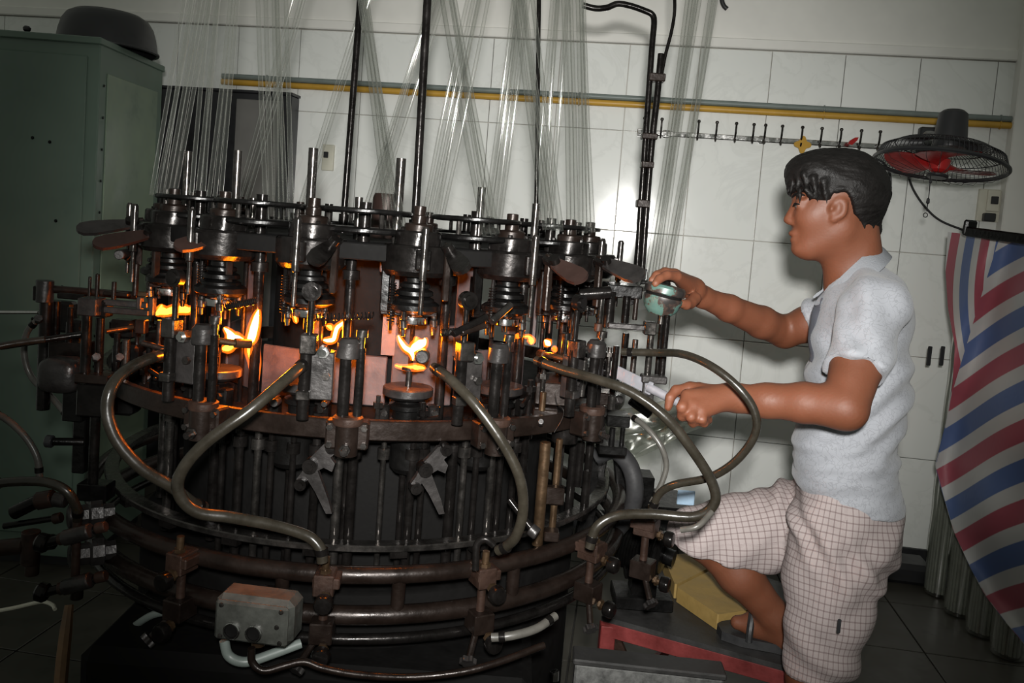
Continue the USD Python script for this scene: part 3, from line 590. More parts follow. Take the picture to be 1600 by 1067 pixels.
vcyl(938, 462, 512, 1.62, .0055, 'steel', 'guide_rod'); vcyl(952, 455, 512, 1.65, .011, 'dark_steel', 'guide_rod'); vcyl(993, 466, 500, 1.66, .005, 'brown_steel', 'guide_rod'); vcyl(978, 462, 505, 1.68, .008, 'dark_steel', 'guide_rod')
bar((905, 461, 1.6), (955, 456, 1.6), .012, 'dark_steel', 'pivot_pin'); vcyl(935, 505, 518, 1.58, .008, 'rust', 'ring_nut')
bx(926, 614, 962, 634, 1.58, .05, 'brown_steel', 'cap_block'); vcyl(956, 618, 640, 1.55, .008, 'steel', 'nut'); bx(948, 650, 985, 668, 1.62, .06, 'black_steel', 'bracket'); vcyl(956, 668, 700, 1.64, .006, 'black_steel', 'guide_rod'); vcyl(972, 668, 700, 1.66, .005, 'black_steel', 'guide_rod')
bx(935, 698, 980, 712, 1.63, .06, 'black_steel', 'bracket'); bar((985, 625, 1.62), (1016, 648, 1.62), .009, 'black_steel', 'flat_bar')
bar((795, 780, 1.40), (836, 833, 1.38), .006, 'dark_steel', 'clamp_screw'); bar((828, 826, 1.38), (840, 835, 1.375), .011, 'grey_iron', 'clamp_nut')
for (x0, y0, x1, y1, w) in ((940, 700, 905, 860, .036), (968, 715, 985, 900, .03)):
    a, b = P(x0, y0, 1.95), P(x1, y1, 1.95); ax = (b - a) / np.linalg.norm(b - a); nx = np.cross(ax, fwd); nx /= np.linalg.norm(nx)
    obj('side_frame', MB().box((a + b) / 2, [w, .03, np.linalg.norm(b - a)], np.stack([nx, np.cross(ax, nx), ax], 1), ch=.002), M['black_steel'], car)
for px, y0, y1, d in ((905, 690, 760, 1.7), (920, 690, 745, 1.75), (893, 690, 800, 1.7), (915, 735, 800, 1.68)): vcyl(px, y0, y1, d, .009, 'dark_steel', 'push_rod')
# levers and linkage in front of the fourth chuck
bar((708, 522, 1.33), (760, 495, 1.38), .006, 'dark_steel', 'link_bar'); bar((768, 503, 1.38), (798, 476, 1.42), .0065, 'steel', 'link_bar'); bar((720, 520, 1.34), (756, 508, 1.38), .006, 'brown_steel', 'link_bar')
for (x0, y0, x1, y1, d) in ((352, 480, 400, 470, 1.40), (490, 496, 585, 493, 1.36), (690, 520, 730, 516, 1.36)):
    a, b = P(x0, y0, d), P(x1, y1, d); L_ = np.linalg.norm(b - a); x = (b - a) / L_; u = np.linspace(0, 1, 150); y_ = np.cross(x, UP); z_ = np.cross(x, y_)
    obj('coil_spring', MB().tube(a + x * (u * L_)[:, None] + .0055 * (np.cos(u * 2 * PI * 16)[:, None] * y_ + np.sin(u * 2 * PI * 16)[:, None] * z_), .0013, 5), M['dark_steel'], car)
for (px, py, d, r) in ((660, 557, 1.44, .0125), (105 + 265, 520, 1.6, .001), (430, 628, 1.40, .008), (508, 630, 1.40, .006)):
    if r > .002: obj('carbon_pad', MB().lathe(P(px, py, d), -fwd, [(0, -.012), (r, -.012), (r, .006), (r * .8, .009), (0, .009)], 20), M['grey_iron'], car)

# ---------------------------------------------------------------- flames
def flame_thing(pieces, label, hot):
    f = thing('gas_flame', label, 'flame')
    for pts, m in pieces:
        px = A([P(a, b, d) for a, b, d, r in pts]); rr = A([r for *_, r in pts]) * pxm(1.5)
        sp = spline(px, 6); rs_ = np.interp(np.linspace(0, 1, len(sp)), np.linspace(0, 1, len(rr)), rr)
        rs_ = np.convolve(np.pad(rs_, 2, 'edge'), [.1, .2, .4, .2, .1], 'valid'); rs_[0] = rs_[-1] = .0004
        ft = obj('flame_tongue', MB().tube(sp, np.maximum(rs_, .0004), 14), M[m], f, smooth=True)
        ext = np.vstack([sp[:1] * 1.5 - sp[1:2] * .5, sp, sp[-1:] * 2 - sp[-2:-1]]); re_ = np.concatenate([[.0004], rs_ * 1.35 + .0035, [.0004]])
        obj('flame_edge', MB().tube(ext, re_, 16), M['flame_edge'], ft, smooth=True)
    return f
flame_thing([([(350, 512, 1.50, .8), (358, 520, 1.50, 4), (364, 530, 1.5, 9), (372, 532, 1.50, 8), (383, 534, 1.50, 3)], 'flame_hot'),
             ([(347, 545, 1.5, 2), (356, 543, 1.5, 6), (364, 536, 1.5, 5), (372, 528, 1.5, 2)], 'flame'),
             ([(385, 536, 1.50, 2), (392, 530, 1.50, 6), (397, 512, 1.50, 6), (401, 495, 1.50, 4), (404, 484, 1.5, .8)], 'flame_hot'),
             ([(399, 600, 1.55, 2), (398, 570, 1.55, 6), (394, 548, 1.53, 8), (390, 536, 1.52, 4)], 'flame')], 'biggest white and yellow gas flame with two tongues, behind the left twin post', True)
flame_thing([([(505, 531, 1.50, 1), (513, 532, 1.50, 3.2), (521, 530, 1.5, 3), (524, 520, 1.5, 3), (527, 512, 1.5, 3), (534, 506, 1.5, 2.4), (541, 499, 1.5, .6)], 'flame_hot'), ([(510, 509, 1.5, .7), (516, 511, 1.5, 3), (518, 516, 1.5, .7)], 'flame'),
             ([(455, 482, 1.56, .5), (460, 492, 1.56, 2.4), (463, 504, 1.56, 1)], 'flame'), ([(454, 436, 1.56, .6), (460, 437, 1.56, 2), (466, 438, 1.56, .6)], 'flame'), ([(455, 443, 1.56, .6), (460, 445, 1.56, 2), (465, 446, 1.56, .6)], 'flame')], 'thin yellow gas flame behind the nearest burner block', True)
flame_thing([([(622, 524, 1.47, .6), (626, 533, 1.47, 2.5), (633, 543, 1.47, 3.4), (642, 549, 1.47, 4), (645, 557, 1.47, 2.2), (645, 563, 1.47, .6)], 'flame_hot'),
             ([(642, 550, 1.47, 3), (648, 543, 1.47, 6), (656, 538, 1.47, 7), (661, 535, 1.47, 6), (664, 531, 1.47, 2), (663, 528, 1.47, .6)], 'flame_hot'), ([(650, 540, 1.47, 2), (650, 531, 1.47, 1.6), (651, 526, 1.47, .5)], 'flame'),
             ([(618, 571, 1.5, .6), (632, 574, 1.49, 1.8), (650, 574, 1.48, 3.5), (664, 575, 1.48, 1.2)], 'flame')], 'yellow two-tongued gas flame above the turning disc in the middle', True)
flame_thing([([(243, 492, 1.66, 1.5), (252, 486, 1.66, 7), (260, 487, 1.66, 5), (272, 484, 1.66, 6), (284, 483, 1.66, 6), (294, 484, 1.66, 5), (302, 480, 1.66, 1)], 'flame'), ([(250, 484, 1.66, 3), (253, 476, 1.66, 1)], 'flame'),
             ([(262, 455, 1.72, 1.5), (275, 455, 1.72, 3), (290, 454, 1.72, 1.5)], 'ember')], 'low wide orange gas flame furthest left', False)
fl2 = flame_thing([([(819, 526, 1.62, .5), (826, 526, 1.62, 1.5), (830, 532, 1.62, 4.5), (830, 538, 1.62, 1)], 'flame'), ([(851, 531, 1.62, 1), (856, 536, 1.62, 5.5), (860, 540, 1.62, 1.5)], 'flame_hot'),
             ([(806, 522, 1.62, .8), (809, 526, 1.62, 3), (810, 529, 1.62, .8)], 'ember'), ([(863, 542, 1.62, .8), (866, 545, 1.62, 2.6), (868, 550, 1.62, .6)], 'ember')], 'row of small orange gas flames at the right of the machine', False)
# ---------------------------------------------------------------- glass tubes
# bundle: (x at y=0, x at the bottom, y of the bottom, distance there, distance at y=0, tubes, spread at the top and bottom in pixels, words)
BUN = [
 (308, 255, 306, 1.78, 1.85, 6, 42, 36, 'leftmost bundle, leaning right in front of the locker'),
 (350, 322, 306, 1.74, 1.80, 6, 38, 46, 'second bundle from the left'),
 (427, 436, 344, 1.58, 1.66, 6, 39, 39, 'upright bundle over the dark wall cupboard'),
 (567, 620, 361, 1.50, 1.62, 5, 20, 26, 'bundle left of the thick rod, leaning left'),
 (706, 767, 366, 1.52, 1.66, 4, 17, 22, 'narrow bundle crossing right of the thick rod'),
 (820, 864, 360, 1.66, 1.75, 5, 26, 26, 'bundle crossing in front of the thin rod'),
 (896, 908, 364, 1.72, 1.80, 7, 44, 38, 'broad bright bundle under the bent hose end'),
 (1094, 1027, 440, 2.03, 2.10, 8, 50, 36, 'greyish bundle furthest right, over the green cup'),
 (465, 378, 318, 2.30, 2.20, 3, 15, 15, 'back bundle slanting up from the left feed tubes'),
 (571, 470, 326, 2.32, 2.24, 2, 8, 8, 'back bundle slanting behind the left rod'),
 (681, 578, 330, 2.34, 2.26, 4, 18, 18, 'back bundle slanting behind the thick rod'),
 (747, 677, 338, 2.34, 2.28, 5, 25, 29, 'back bundle right of the thick rod'),
 (812, 770, 342, 2.32, 2.26, 5, 25, 25, 'faint back bundle left of the thin rod'),
 (873, 848, 344, 2.28, 2.22, 4, 20, 26, 'back bundle right of the thin rod'),
]
ORD = ['first', 'second', 'third', 'fourth', 'fifth', 'sixth', 'seventh', 'eighth']
for bi, (x0, x1, yb, db, dt, n, s0, s1, words) in enumerate(BUN):
    for i in range(n):
        u = (i / (n - 1) - .5)
        j = rng.uniform(-.012, .012, 2)
        lo = P(x1 + u * s1 + rng.uniform(-.5, .5), yb + rng.uniform(-1.5, 1.5), db + j[0]); hi = P(x0 + u * s0 + rng.uniform(-.6, .6), 0, dt + j[1])
        ax = hi - lo; ax /= np.linalg.norm(ax); hi = lo + ax * ((2.30 - lo[2]) / ax[2])
        r = .0047 if db < 2 else .0055
        bow = np.cross(ax, fwd) * rng.uniform(-.010, .010)
        pts = [lo + (hi - lo) * s + bow * math.sin(s * PI) for s in np.linspace(0, 1, 5)]
        obj('glass_tube', MB().tube(pts, r, 12), M['glass'], smooth=True, label=f'{ORD[i]} glass tube of the {words}', cat='glass tube', group=f'glass tubes: {words}')

# ---------------------------------------------------------------- gas hoses
def hose(pts, rpx, m, label, name='gas_hose', cat='hose', ends=True, tip=None):
    w = A([P(a, b, d) for a, b, d in pts]); d0 = np.mean([d for *_, d in pts])
    sp = spline(w, 7); r = rpx * pxm(d0)
    h = obj(name, MB().tube(sp, r, 14), M[m], smooth=40, label=label, cat=cat)
    if ends:
        for a, b in ((sp[0], sp[2]), (sp[-1], sp[-3])):
            dr = (b - a) / np.linalg.norm(b - a)
            obj('hose_clip', MB().cyl(a + dr * .012, a + dr * .022, r * 1.18, n=16), M['dark_steel'], h)
    return h
hose([(262, 553, 1.42), (235, 560, 1.37), (198, 578, 1.30), (174, 606, 1.26), (168, 645, 1.25), (184, 690, 1.25), (222, 732, 1.26), (268, 760, 1.28), (300, 785, 1.31), (318, 792, 1.34)], 9.5, 'hose', 'olive rubber gas hose curving down at the left, lit orange on its inner side')
hose([(478, 566, 1.33), (448, 592, 1.27), (392, 640, 1.22), (320, 693, 1.20), (283, 738, 1.20), (280, 772, 1.20), (308, 800, 1.21), (360, 808, 1.23), (425, 820, 1.26), (478, 836, 1.28), (500, 856, 1.28), (504, 878, 1.28)], 9.5, 'hose', 'grey rubber gas hose sweeping from the middle down to the nearest valve set')
hose([(678, 574, 1.34), (705, 594, 1.29), (744, 634, 1.26), (788, 696, 1.25), (813, 750, 1.25), (817, 800, 1.26), (806, 838, 1.27), (790, 854, 1.29), (778, 860, 1.30)], 8.5, 'hose', 'olive rubber gas hose arching down right of the middle flame')
hose([(838, 563, 1.52), (880, 578, 1.47), (930, 592, 1.42), (985, 612, 1.39), (1040, 652, 1.37), (1085, 708, 1.37), (1113, 755, 1.37), (1116, 787, 1.37), (1085, 807, 1.38), (1015, 803, 1.40), (962, 806, 1.42), (932, 824, 1.42), (921, 856, 1.42)], 8, 'hose', 'long rubber gas hose looping past the worker\'s lower hand')
hose([(972, 550, 1.58), (1020, 551, 1.55), (1065, 553, 1.50), (1108, 570, 1.44), (1150, 602, 1.41), (1178, 640, 1.40), (1180, 678, 1.40), (1150, 720, 1.42), (1108, 746, 1.45), (1055, 757, 1.48), (1030, 772, 1.50), (1018, 800, 1.51)], 6.5, 'hose', 'rubber gas hose making the widest loop across the worker\'s wrist')
hose([(984, 648, 1.66), (1010, 668, 1.62), (1032, 696, 1.60), (1041, 725, 1.60), (1035, 752, 1.60), (1018, 785, 1.6)], 4.5, 'hose_grey', 'thin pale hose hanging inside the two big hose loops')
hose([(-20, 640, 1.5), (10, 655, 1.5), (40, 683, 1.5), (58, 715, 1.5), (62, 748, 1.5)], 5.5, 'hose_grey', 'thin dark hose bending down at the left edge')
hose([(-20, 757, 1.42), (30, 752, 1.42), (75, 754, 1.42), (105, 768, 1.42), (120, 795, 1.43), (121, 812, 1.44)], 7.5, 'hose', 'olive hose arching over the taps at the lower left')
hose([(-20, 545, 1.46), (20, 537, 1.48), (70, 530, 1.5)], 5.5, 'hose', 'short rubber hose joined to a pipe at the left edge', ends=False)
hose([(60, 498, 1.70), (42, 520, 1.70), (38, 555, 1.70), (50, 590, 1.70), (80, 620, 1.68), (110, 655, 1.66)], 5, 'hose_grey', 'slack grey hose behind the left posts')
hose([(768, 996, 1.26), (800, 993, 1.26), (838, 982, 1.28), (868, 962, 1.31)], 7, 'hose_grey', 'short pale grey hose between two lower valve sets')
hose([(393, 1012, 1.24), (394, 1034, 1.24), (412, 1048, 1.24), (445, 1040, 1.25), (475, 1034, 1.26), (505, 1044, 1.26), (560, 1054, 1.26), (640, 1058, 1.26), (720, 1050, 1.27), (780, 1034, 1.29), (850, 1008, 1.33)], 6, 'brown_steel', 'bent brown steel tube running under the push button box', name='bent_tube', cat='pipe', ends=False)
hose([(200, 985, 1.5), (240, 960, 1.46), (285, 955, 1.42)], 6, 'pipe_grey', 'short blue-grey hose behind the left valve set', ends=False)
hose([(350, 1000, 1.30), (358, 1025, 1.30), (385, 1034, 1.30), (430, 1020, 1.32), (470, 1005, 1.34)], 8, 'pipe_grey', 'blue-grey cable curving under the push button box', name='cable', cat='cable', ends=False)
hose([(934, 712, 1.82), (960, 704, 1.80), (984, 728, 1.80), (992, 765, 1.80), (985, 800, 1.82), (962, 830, 1.86)], 14, 'black_rubber', 'thick black rubber hose bulging below the right station', name='air_hose', ends=False)
hose([(1064, 828, 1.35), (1090, 822, 1.34), (1112, 800, 1.36)], 5, 'hose_grey', 'short hose end in front of the worker\'s raised knee', ends=False)
hose([(772, 852, 1.34), (758, 842, 1.34), (745, 852, 1.34), (743, 890, 1.335)], 6, 'dark_steel', 'dark elbow pipe on the valve set right of the middle', name='elbow_pipe', cat='pipe', ends=False)
# bent gas supply pipes rising from behind the machine at the right
sp = thing('gas_supply_pipe', 'dark steel supply pipes rising from the machine and bending over to the left', 'pipe')
def steelpipe(pts, rpx, nm, k=7, m='dark_steel'):
    w = A([P(a, b, d) for a, b, d in pts]); return obj(nm, MB().tube(spline(w, k), rpx * pxm(np.mean([d for *_, d in pts])), 12), M[m], sp, smooth=40)
DP = 2.05
steelpipe([(995, 425, DP), (1001, 330, DP), (1008, 225, DP), (1014, 140, DP), (1019, 70, DP), (1022, 35, DP), (1019, 23, DP), (1008, 17, DP), (985, 9, DP), (965, 6, DP), (948, 12, DP), (930, 13, DP), (910, 8, DP)], 4.6, 'bent_pipe')
steelpipe([(1003, 425, DP), (1012, 300, DP), (1020, 210, DP), (1027, 150, DP), (1031, 105, DP), (1033, 84, DP)], 5.0, 'side_pipe')
steelpipe([(1034, 116, DP), (1040, 85, DP), (1049, 50, DP), (1054, 18, DP), (1054, -20, DP), (1056, -80, DP)], 2.6, 'thin_pipe')
for (x0, y0, x1, y1) in ((1015, 114, 1040, 126), (1004, 208, 1028, 217), (1003, 252, 1022, 262), (996, 312, 1016, 324)): bx(x0, y0, x1, y1, DP - .02, .035, 'brown_steel', 'pipe_clip', sp)
vcyl(1004, 214, 425, DP + .01, .009, 'dark_steel', 'sleeve', sp)
bx(985, 420, 1012, 440, DP, .05, 'black_steel', 'foot', sp); bar((998, 436, DP), (985, 470, 1.75), .010, 'black_steel', 'foot_arm', sp)
_w = [PW(a, b, .02) for a, b in ((1126, -60), (1128, -15), (1128, 0), (1131, 9), (1136, 14))]
obj('cable', MB().tube(spline(_w, 6), .010, 10), M['black_rubber'], None, smooth=40, label='short black cable end poking in at the top right', cat='cable')
0 and hose([(1128, -15, 3.2), (1128, 0, 3.2)], 4, 'black_rubber', 'short black cable end poking in at the top right', name='cable', cat='cable', ends=False)

# ---------------------------------------------------------------- push button box
d = 1.255; c = P(394, 972, d); Q = np.stack([rgt * .995 - fwd * .1, fwd * .995 + rgt * .1, UP], 1)
pb = thing('push_button_box', 'grey enamelled switch box with two black push buttons on the lower gas pipe', 'switch box')
K = pxm(d)
obj('body', MB().box(c + Q[:, 1] * .030, [132 * K, .056, 76 * K], Q, ch=.010), M['grey_enamel'], pb)
obj('cover', MB().box(c - Q[:, 1] * .002, [122 * K, .010, 66 * K], Q, ch=.004), M['grey_enamel'], pb)
for dx in (-30, 7):
    q = c + Q[:, 0] * dx * K - Q[:, 1] * .007 - UP * 14 * K
    rg = obj('button_ring', MB().lathe(q, -Q[:, 1], [(.0105, -.002), (.0138, -.002), (.0138, .004), (.0128, .0055), (.0110, .0055), (.0105, .004), (.0105, -.002)], 30), M['chrome'], pb)
    obj('button', MB().lathe(q, -Q[:, 1], [(0, -.002), (.0107, -.002), (.0107, .0015), (.0095, .0022), (0, .0016)], 28), M['soot'], rg)
for dx, dz in ((44, 0), (-50, 26), (50, 26), (-50, -26), (50, -26)):
    q = c + Q[:, 0] * dx * K - Q[:, 1] * .007 + UP * dz * K
    obj('screw', MB().lathe(q, -Q[:, 1], [(0, 0), (.004, 0), (.0032, .002), (0, .0024)], 12), M['steel'], pb)
obj('gland', MB().cyl(c + UP * -38 * K + Q[:, 1] * .03, c - UP * 54 * K + Q[:, 1] * .03, .011, n=16), M['brass'], pb)
obj('mounting_lug', MB().box(c + Q[:, 1] * .075, [.05, .06, .03], Q, ch=.003), M['dark_steel'], pb)
# green oil cup that the worker's far hand rests on
oc = P(1036, 466, 1.66); k = pxm(1.66)
M['cup_paint'] = usdkit.material(stage, L + 'cup_paint', {'tc': ('texture_coordinate', {}), 'n': ('noise_texture', {'scale': 34.0, 'detail': 5.0, 'roughness': .6}),
    'r': ('rgb_ramp', {'ramp': [(0.42, (.016, .014, .013)), (0.50, (.045, .028, .022)), (0.53, (.055, .105, .09)), (1.0, (.08, .15, .13))]}), 'p': ('principled_bsdf', {'roughness': .4})},
    [('tc.object', 'n.vector'), ('n.fac', 'r.fac'), ('r.color', 'p.base_color')], surface='p.BSDF')
cup = thing('oil_cup', 'round chipped green painted cup under the worker\'s far hand', 'cup')
ca = UP * .97 + rgt * .16
obj('cup_body', MB().lathe(oc, ca, [(0, -.034), (.022, -.034), (.034, -.022), (.0395, -.004), (.0395, .003), (.037, .004), (0, .004)], 36), M['cup_paint'], cup)
obj('seam', MB().lathe(oc, ca, [(0, .003), (.0365, .003), (.0365, .010), (0, .010)], 30), M['soot'], cup)
obj('cup_lid', MB().lathe(oc, ca, [(0, .009), (.040, .009), (.0415, .011), (.0415, .022), (.037, .027), (.015, .029), (0, .029)], 36), M['cup_paint'], cup)
obj('cup_stem', MB().cyl(oc - UP * .031, oc - UP * .052, .007, n=12), M['steel'], cup)
obj('lid_knob', MB().lathe(oc + ca * .027, ca, [(0, 0), (.006, 0), (.008, .004), (.006, .009), (0, .010)], 14), M['dark_steel'], cup)
# ---------------------------------------------------------------- things along the wall
# green locker at the left
LK0, LKX = 2.88, -660 * 2.88 / FPX
lk_top = P(140, 57, LK0)[2]
def cq(x, d, z): return CAM * A([1, 1, 0]) + rgt * x + fwd * d + UP * z
lk = thing('steel_locker', 'tall green painted steel locker in the dark left corner', 'locker')
obj('body', MB().box(cq(LKX - .55, LK0 + .255, lk_top / 2 + .02), [1.10, .50, lk_top - .04], CQ, ch=.004), M['green_paint'], lk)
obj('top', MB().box(cq(LKX - .55, LK0 + .252, lk_top - .012), [1.112, .516, .024], CQ, ch=.003), M['green_paint'], lk)
obj('plinth', MB().box(cq(LKX - .55, LK0 + .26, .03), [1.06, .46, .06], CQ), M['black_plastic'], lk)
obj('side_panel', MB().box(cq(LKX + .002, LK0 + .255, lk_top * .5 + .07), [.006, .40, lk_top * .86 - .1], CQ, ch=.002), M['green_panel'], lk, label='paler inset side panel')
for zz in np.arange(.3, lk_top - .05, .11):
    obj('rivet', MB().lathe(cq(LKX + .002, LK0 + .035, zz), rgt, [(0, 0), (.005, 0), (.004, .002), (0, .003)], 10), M['black_steel'], lk)
for xx in (-.05, -.55): obj('door', MB().box(cq(LKX - .275 + xx + .04, LK0 + .003, lk_top * .5 + .03), [.485, .012, lk_top * .9], CQ, ch=.004), M['green_paint'], lk)
for (xx, zz) in ((-.16, 1.52), (-.22, 1.53), (-.13, 1.25), (-.10, 1.02), (-.20, .9), (-.05, .83)): obj('bolt_head', MB().lathe(cq(LKX + xx, LK0 - .004, zz), -fwd, [(0, 0), (.006, 0), (.004, .003), (0, .004)], 10), M['black_steel'], lk)
b = P(168, 74, 3.14); b[2] = lk_top
bas = thing('wash_basin', 'dark plastic basin turned upside down on the green locker', 'basin')
obj('bowl', MB().lathe(b, UP, [(.174, .002), (.173, .014), (.166, .060), (.156, .095), (.140, .120), (.115, .135), (.08, .141), (0, .143), (0, .138), (.08, .136), (.113, .130), (.136, .116), (.151, .093), (.161, .058), (.168, .010), (.174, .002)], 40), M['black_plastic'], bas)
obj('rim', MB().torus(b + UP * .006, UP, .174, .006, 48, 8), M['black_plastic'], bas)
k_ = P(42, 48, 2.95); k_[2] = lk_top
obj('locker_finial', MB().lathe(k_, UP, [(0, 0), (.008, 0), (.006, .012), (.012, .018), (.013, .026), (.008, .032), (0, .033)], 16), M['black_plastic'], None, label='small black knob standing on the locker top', cat='knob')
# dark wall cupboard between locker and machine
cb = thing('wall_cupboard', 'dark grey steel cupboard behind the left glass tubes', 'cupboard')
p0, p1 = PW(368, 147, .10), PW(456, 149, .10)
cw = p1[0] - p0[0]
M['grey_door'] = mat('grey_door', (0.15, 0.145, 0.135), .55, 0, .2, 6, .05, 30)
obj('body', MB().box([(p0[0] + p1[0]) / 2 - .22, WALL_Y - .055, p1[2] / 2 + .0], [cw + .44, .09, p1[2]], ch=.004), M['black_plastic'], cb)
obj('door', MB().box([(p0[0] + p1[0]) / 2 - .02, WALL_Y - .104, p1[2] / 2 + .03], [cw - .06, .012, p1[2] - .12], ch=.003), M['grey_door'], cb)
obj('top', MB().box([(p0[0] + p1[0]) / 2 - .22, WALL_Y - .058, p1[2] + .006], [cw + .45, .10, .012], ch=.002), M['black_plastic'], cb)
# the two service pipes
for nm, dz, r, m_, lab in (('grey_pipe', .0265, .012, 'pipe_grey', 'thin grey-green pipe running above the yellow pipe along the wall'), ('yellow_pipe', 0, .0138, 'pipe_yellow', 'yellow pipe running along the white tiled wall')):
    z = PW(1000, 166)[2]
    t = thing('service_pipe', lab, 'pipe')
    obj('pipe', MB().cyl([PW(352, 140)[0], WALL_Y - .035, z + dz], [XR + .02, WALL_Y - .035, z + dz], r, n=18), M[m_], t)
    for px in (420, 640, 905, 1285, 1560):
        x = PW(px, 170)[0]
        obj('pipe_clip', MB().torus([x, WALL_Y - .035, z + dz], [1, 0, 0], r + .001, .003, 20, 6).box([x, WALL_Y - .014, z + dz], [.008, .018, .012]), M[m_], t)
# chrome hook rail
hr = thing('hook_rail', 'long chrome rail of coat hooks on the tiled wall', 'hook rail')
hz = PW(1088, 213)[2]
hx0, hx1 = PW(998, 208)[0], PW(1392, 240)[0]
obj('bar', MB().box([(hx0 + hx1) / 2, WALL_Y - .026, hz], [hx1 - hx0, .010, .022], ch=.003), M['chrome'], hr)
for px in (1004, 1031, 1088, 1116, 1146, 1173, 1191, 1217, 1248, 1278, 1308, 1339, 1368):
    x = PW(px, 220)[0]; y = WALL_Y - .034
    hk = obj('hook', MB().tube(spline([[x, y, hz - .004], [x, y - .018, hz + .008], [x, y - .026, hz + .035], [x, y - .024, hz + .056]], 4), .0042, 8).lathe([x, y - .024, hz + .056], UP, [(0, -.006), (.0065, -.003), (.0075, .002), (.005, .007), (0, .008)], 12), M['steel'], hr)
    obj('lower_hook', MB().tube(spline([[x, y, hz - .006], [x, y - .012, hz - .020], [x, y - .022, hz - .018], [x, y - .026, hz - .008]], 4), .0038, 8), M['steel'], hk)
for px in (1000, 1040, 1190, 1385): obj('bracket', MB().box([PW(px, 220)[0], WALL_Y - .017, hz], [.03, .014, .034], ch=.003).cyl([PW(px, 220)[0], WALL_Y - .03, hz], [PW(px, 220)[0], WALL_Y - .034, hz], .008, n=14), M['chrome'], hr)
q = PW(1254, 226, .05)
obj('paper_flower', MB().prism([(.03 * math.cos(a) * (1 + .25 * math.cos(4 * a)), .03 * math.sin(a) * (1 + .25 * math.cos(4 * a))) for a in np.linspace(0, 2 * PI, 33)[:-1]], frame(q, -fwd), .004), M['pipe_yellow'], None, label='small yellow tag hanging on the hook rail', cat='tag')
q = PW(1333, 220, .062)
obj('red_clip', MB().prism([(-.022, -.014), (-.004, -.018), (.016, .004), (.020, .016), (.006, .014), (-.014, 0)], frame(q, -fwd, rgt), .010), M['red_plastic'], None, label='small red clip on a hook of the rail', cat='clip')
# wall sockets
so = thing('wall_socket', 'small cream wall switch plate behind the polished feed tubes', 'wall switch')
c = PW(515, 247, 0)
obj('plate', MB().box([c[0], WALL_Y - .018, c[2]], [.055, .018, .12], ch=.003), M['cream_plastic'], so)
obj('rocker', MB().box([c[0] - .008, WALL_Y - .029, c[2] + .012], [.022, .008, .028], ch=.002), M['black_plastic'], so)
so = thing('wall_socket', 'cream wall socket plate with plug below the fan', 'wall socket')
c = PW(1551, 322, 0)
obj('plate', MB().box([c[0], WALL_Y - .018, c[2]], [.135, .018, .135], ch=.003), M['cream_plastic'], so)
obj('switch_module', MB().box([c[0] - .012, WALL_Y - .031, c[2] + .02], [.05, .012, .09], ch=.003), M['cream_plastic'], so)
obj('rocker', MB().box([c[0] - .010, WALL_Y - .039, c[2] + .022], [.028, .008, .032], ch=.002), M['black_plastic'], so)
obj('plug', MB().box([c[0] - .025, WALL_Y - .040, c[2] - .05], [.045, .03, .035], ch=.004), M['black_plastic'], so)
obj('knob', MB().lathe([c[0] + .05, WALL_Y - .026, c[2] + .0], [0, -1, 0], [(0, 0), (.012, 0), (.010, .008), (0, .009)], 16), M['cream_plastic'], so)
# wall fan, tipped so that it blows down
fn = thing('wall_fan', 'black caged wall fan with red blades, tilted to blow downwards', 'fan')
fo = P(1468, 258, 2.80); n_ = UP + fwd * .10 + rgt * .13; n_ /= np.linalg.norm(n_); FM = frame(fo, n_, rgt)
def fl_(x, y, z): return FM[:3, 3] + FM[:3, :3] @ A([x, y, z])
Rf = .205
obj('guard_ring', MB().torus(fo, n_, Rf, .007, 64, 8), M['black_plastic'], fn)
g = MB()
for k in range(84):
    a = k * 2 * PI / 84; ca, sa = math.cos(a), math.sin(a)
    g.tube([fl_(r * ca, r * sa, z) for r, z in ((Rf, .002), (Rf * .93, .040), (Rf * .72, .062), (Rf * .3, .072))], .0013, 4)
for r, z in ((Rf * .93, .040), (Rf * .72, .062), (Rf * .5, .068)): g.torus(fl_(0, 0, z), n_, r, .0018, 48, 5)
obj('rear_guard', g, M['black_plastic'], fn)
g = MB()
for k in range(28):
    a = k * 2 * PI / 28; ca, sa = math.cos(a), math.sin(a)
    g.tube([fl_(r * ca, r * sa, z) for r, z in ((Rf, -.002), (Rf * .9, -.022), (Rf * .5, -.036), (Rf * .2, -.038))], .0008, 4)
obj('front_guard', g, M['black_plastic'], fn)
obj('badge', MB().lathe(fl_(0, 0, -.036), -n_, [(0, -.002), (.034, -.002), (.034, .004), (.028, .008), (0, .008)], 28), M['black_plastic'], fn)
obj('motor', MB().lathe(fl_(.02, 0, .06), n_ - rgt * .06, [(0, 0), (.052, 0), (.054, .01), (.050, .06), (.045, .118), (.034, .128), (0, .129)], 30), M['black_plastic'], fn)
hub = obj('hub', MB().lathe(fl_(0, 0, -.012), n_, [(0, -.016), (.020, -.014), (.030, -.006), (.032, .03), (0, .03)], 26), M['red_plastic'], fn)
for k in range(3):
    a0 = k * 2 * PI / 3 + .25; v, f = [], []
    for i, r in enumerate(np.linspace(.028, .175, 9)):
        w = .34 + .42 * math.sin(min(1, i / 5) * PI / 2); 
        for j, s in enumerate(np.linspace(-1, 1, 7)):
            a = a0 + s * w * (.9 if r < .16 else .7); z = .008 + s * .018 * (1 - .3 * i / 8)
            v += [fl_(r * math.cos(a), r * math.sin(a), z + .001), fl_(r * math.cos(a), r * math.sin(a), z - .001)]
    for i in range(8):
        for j in range(6):
            q = (i * 7 + j) * 2; e2 = q + 14
            f += [[q, q + 2, e2 + 2], [q, e2 + 2, e2], [q + 1, e2 + 3, q + 3], [q + 1, e2 + 1, e2 + 3]]
    obj('blade', MB().add(v, f), M['red_plastic'], fn, smooth=60)
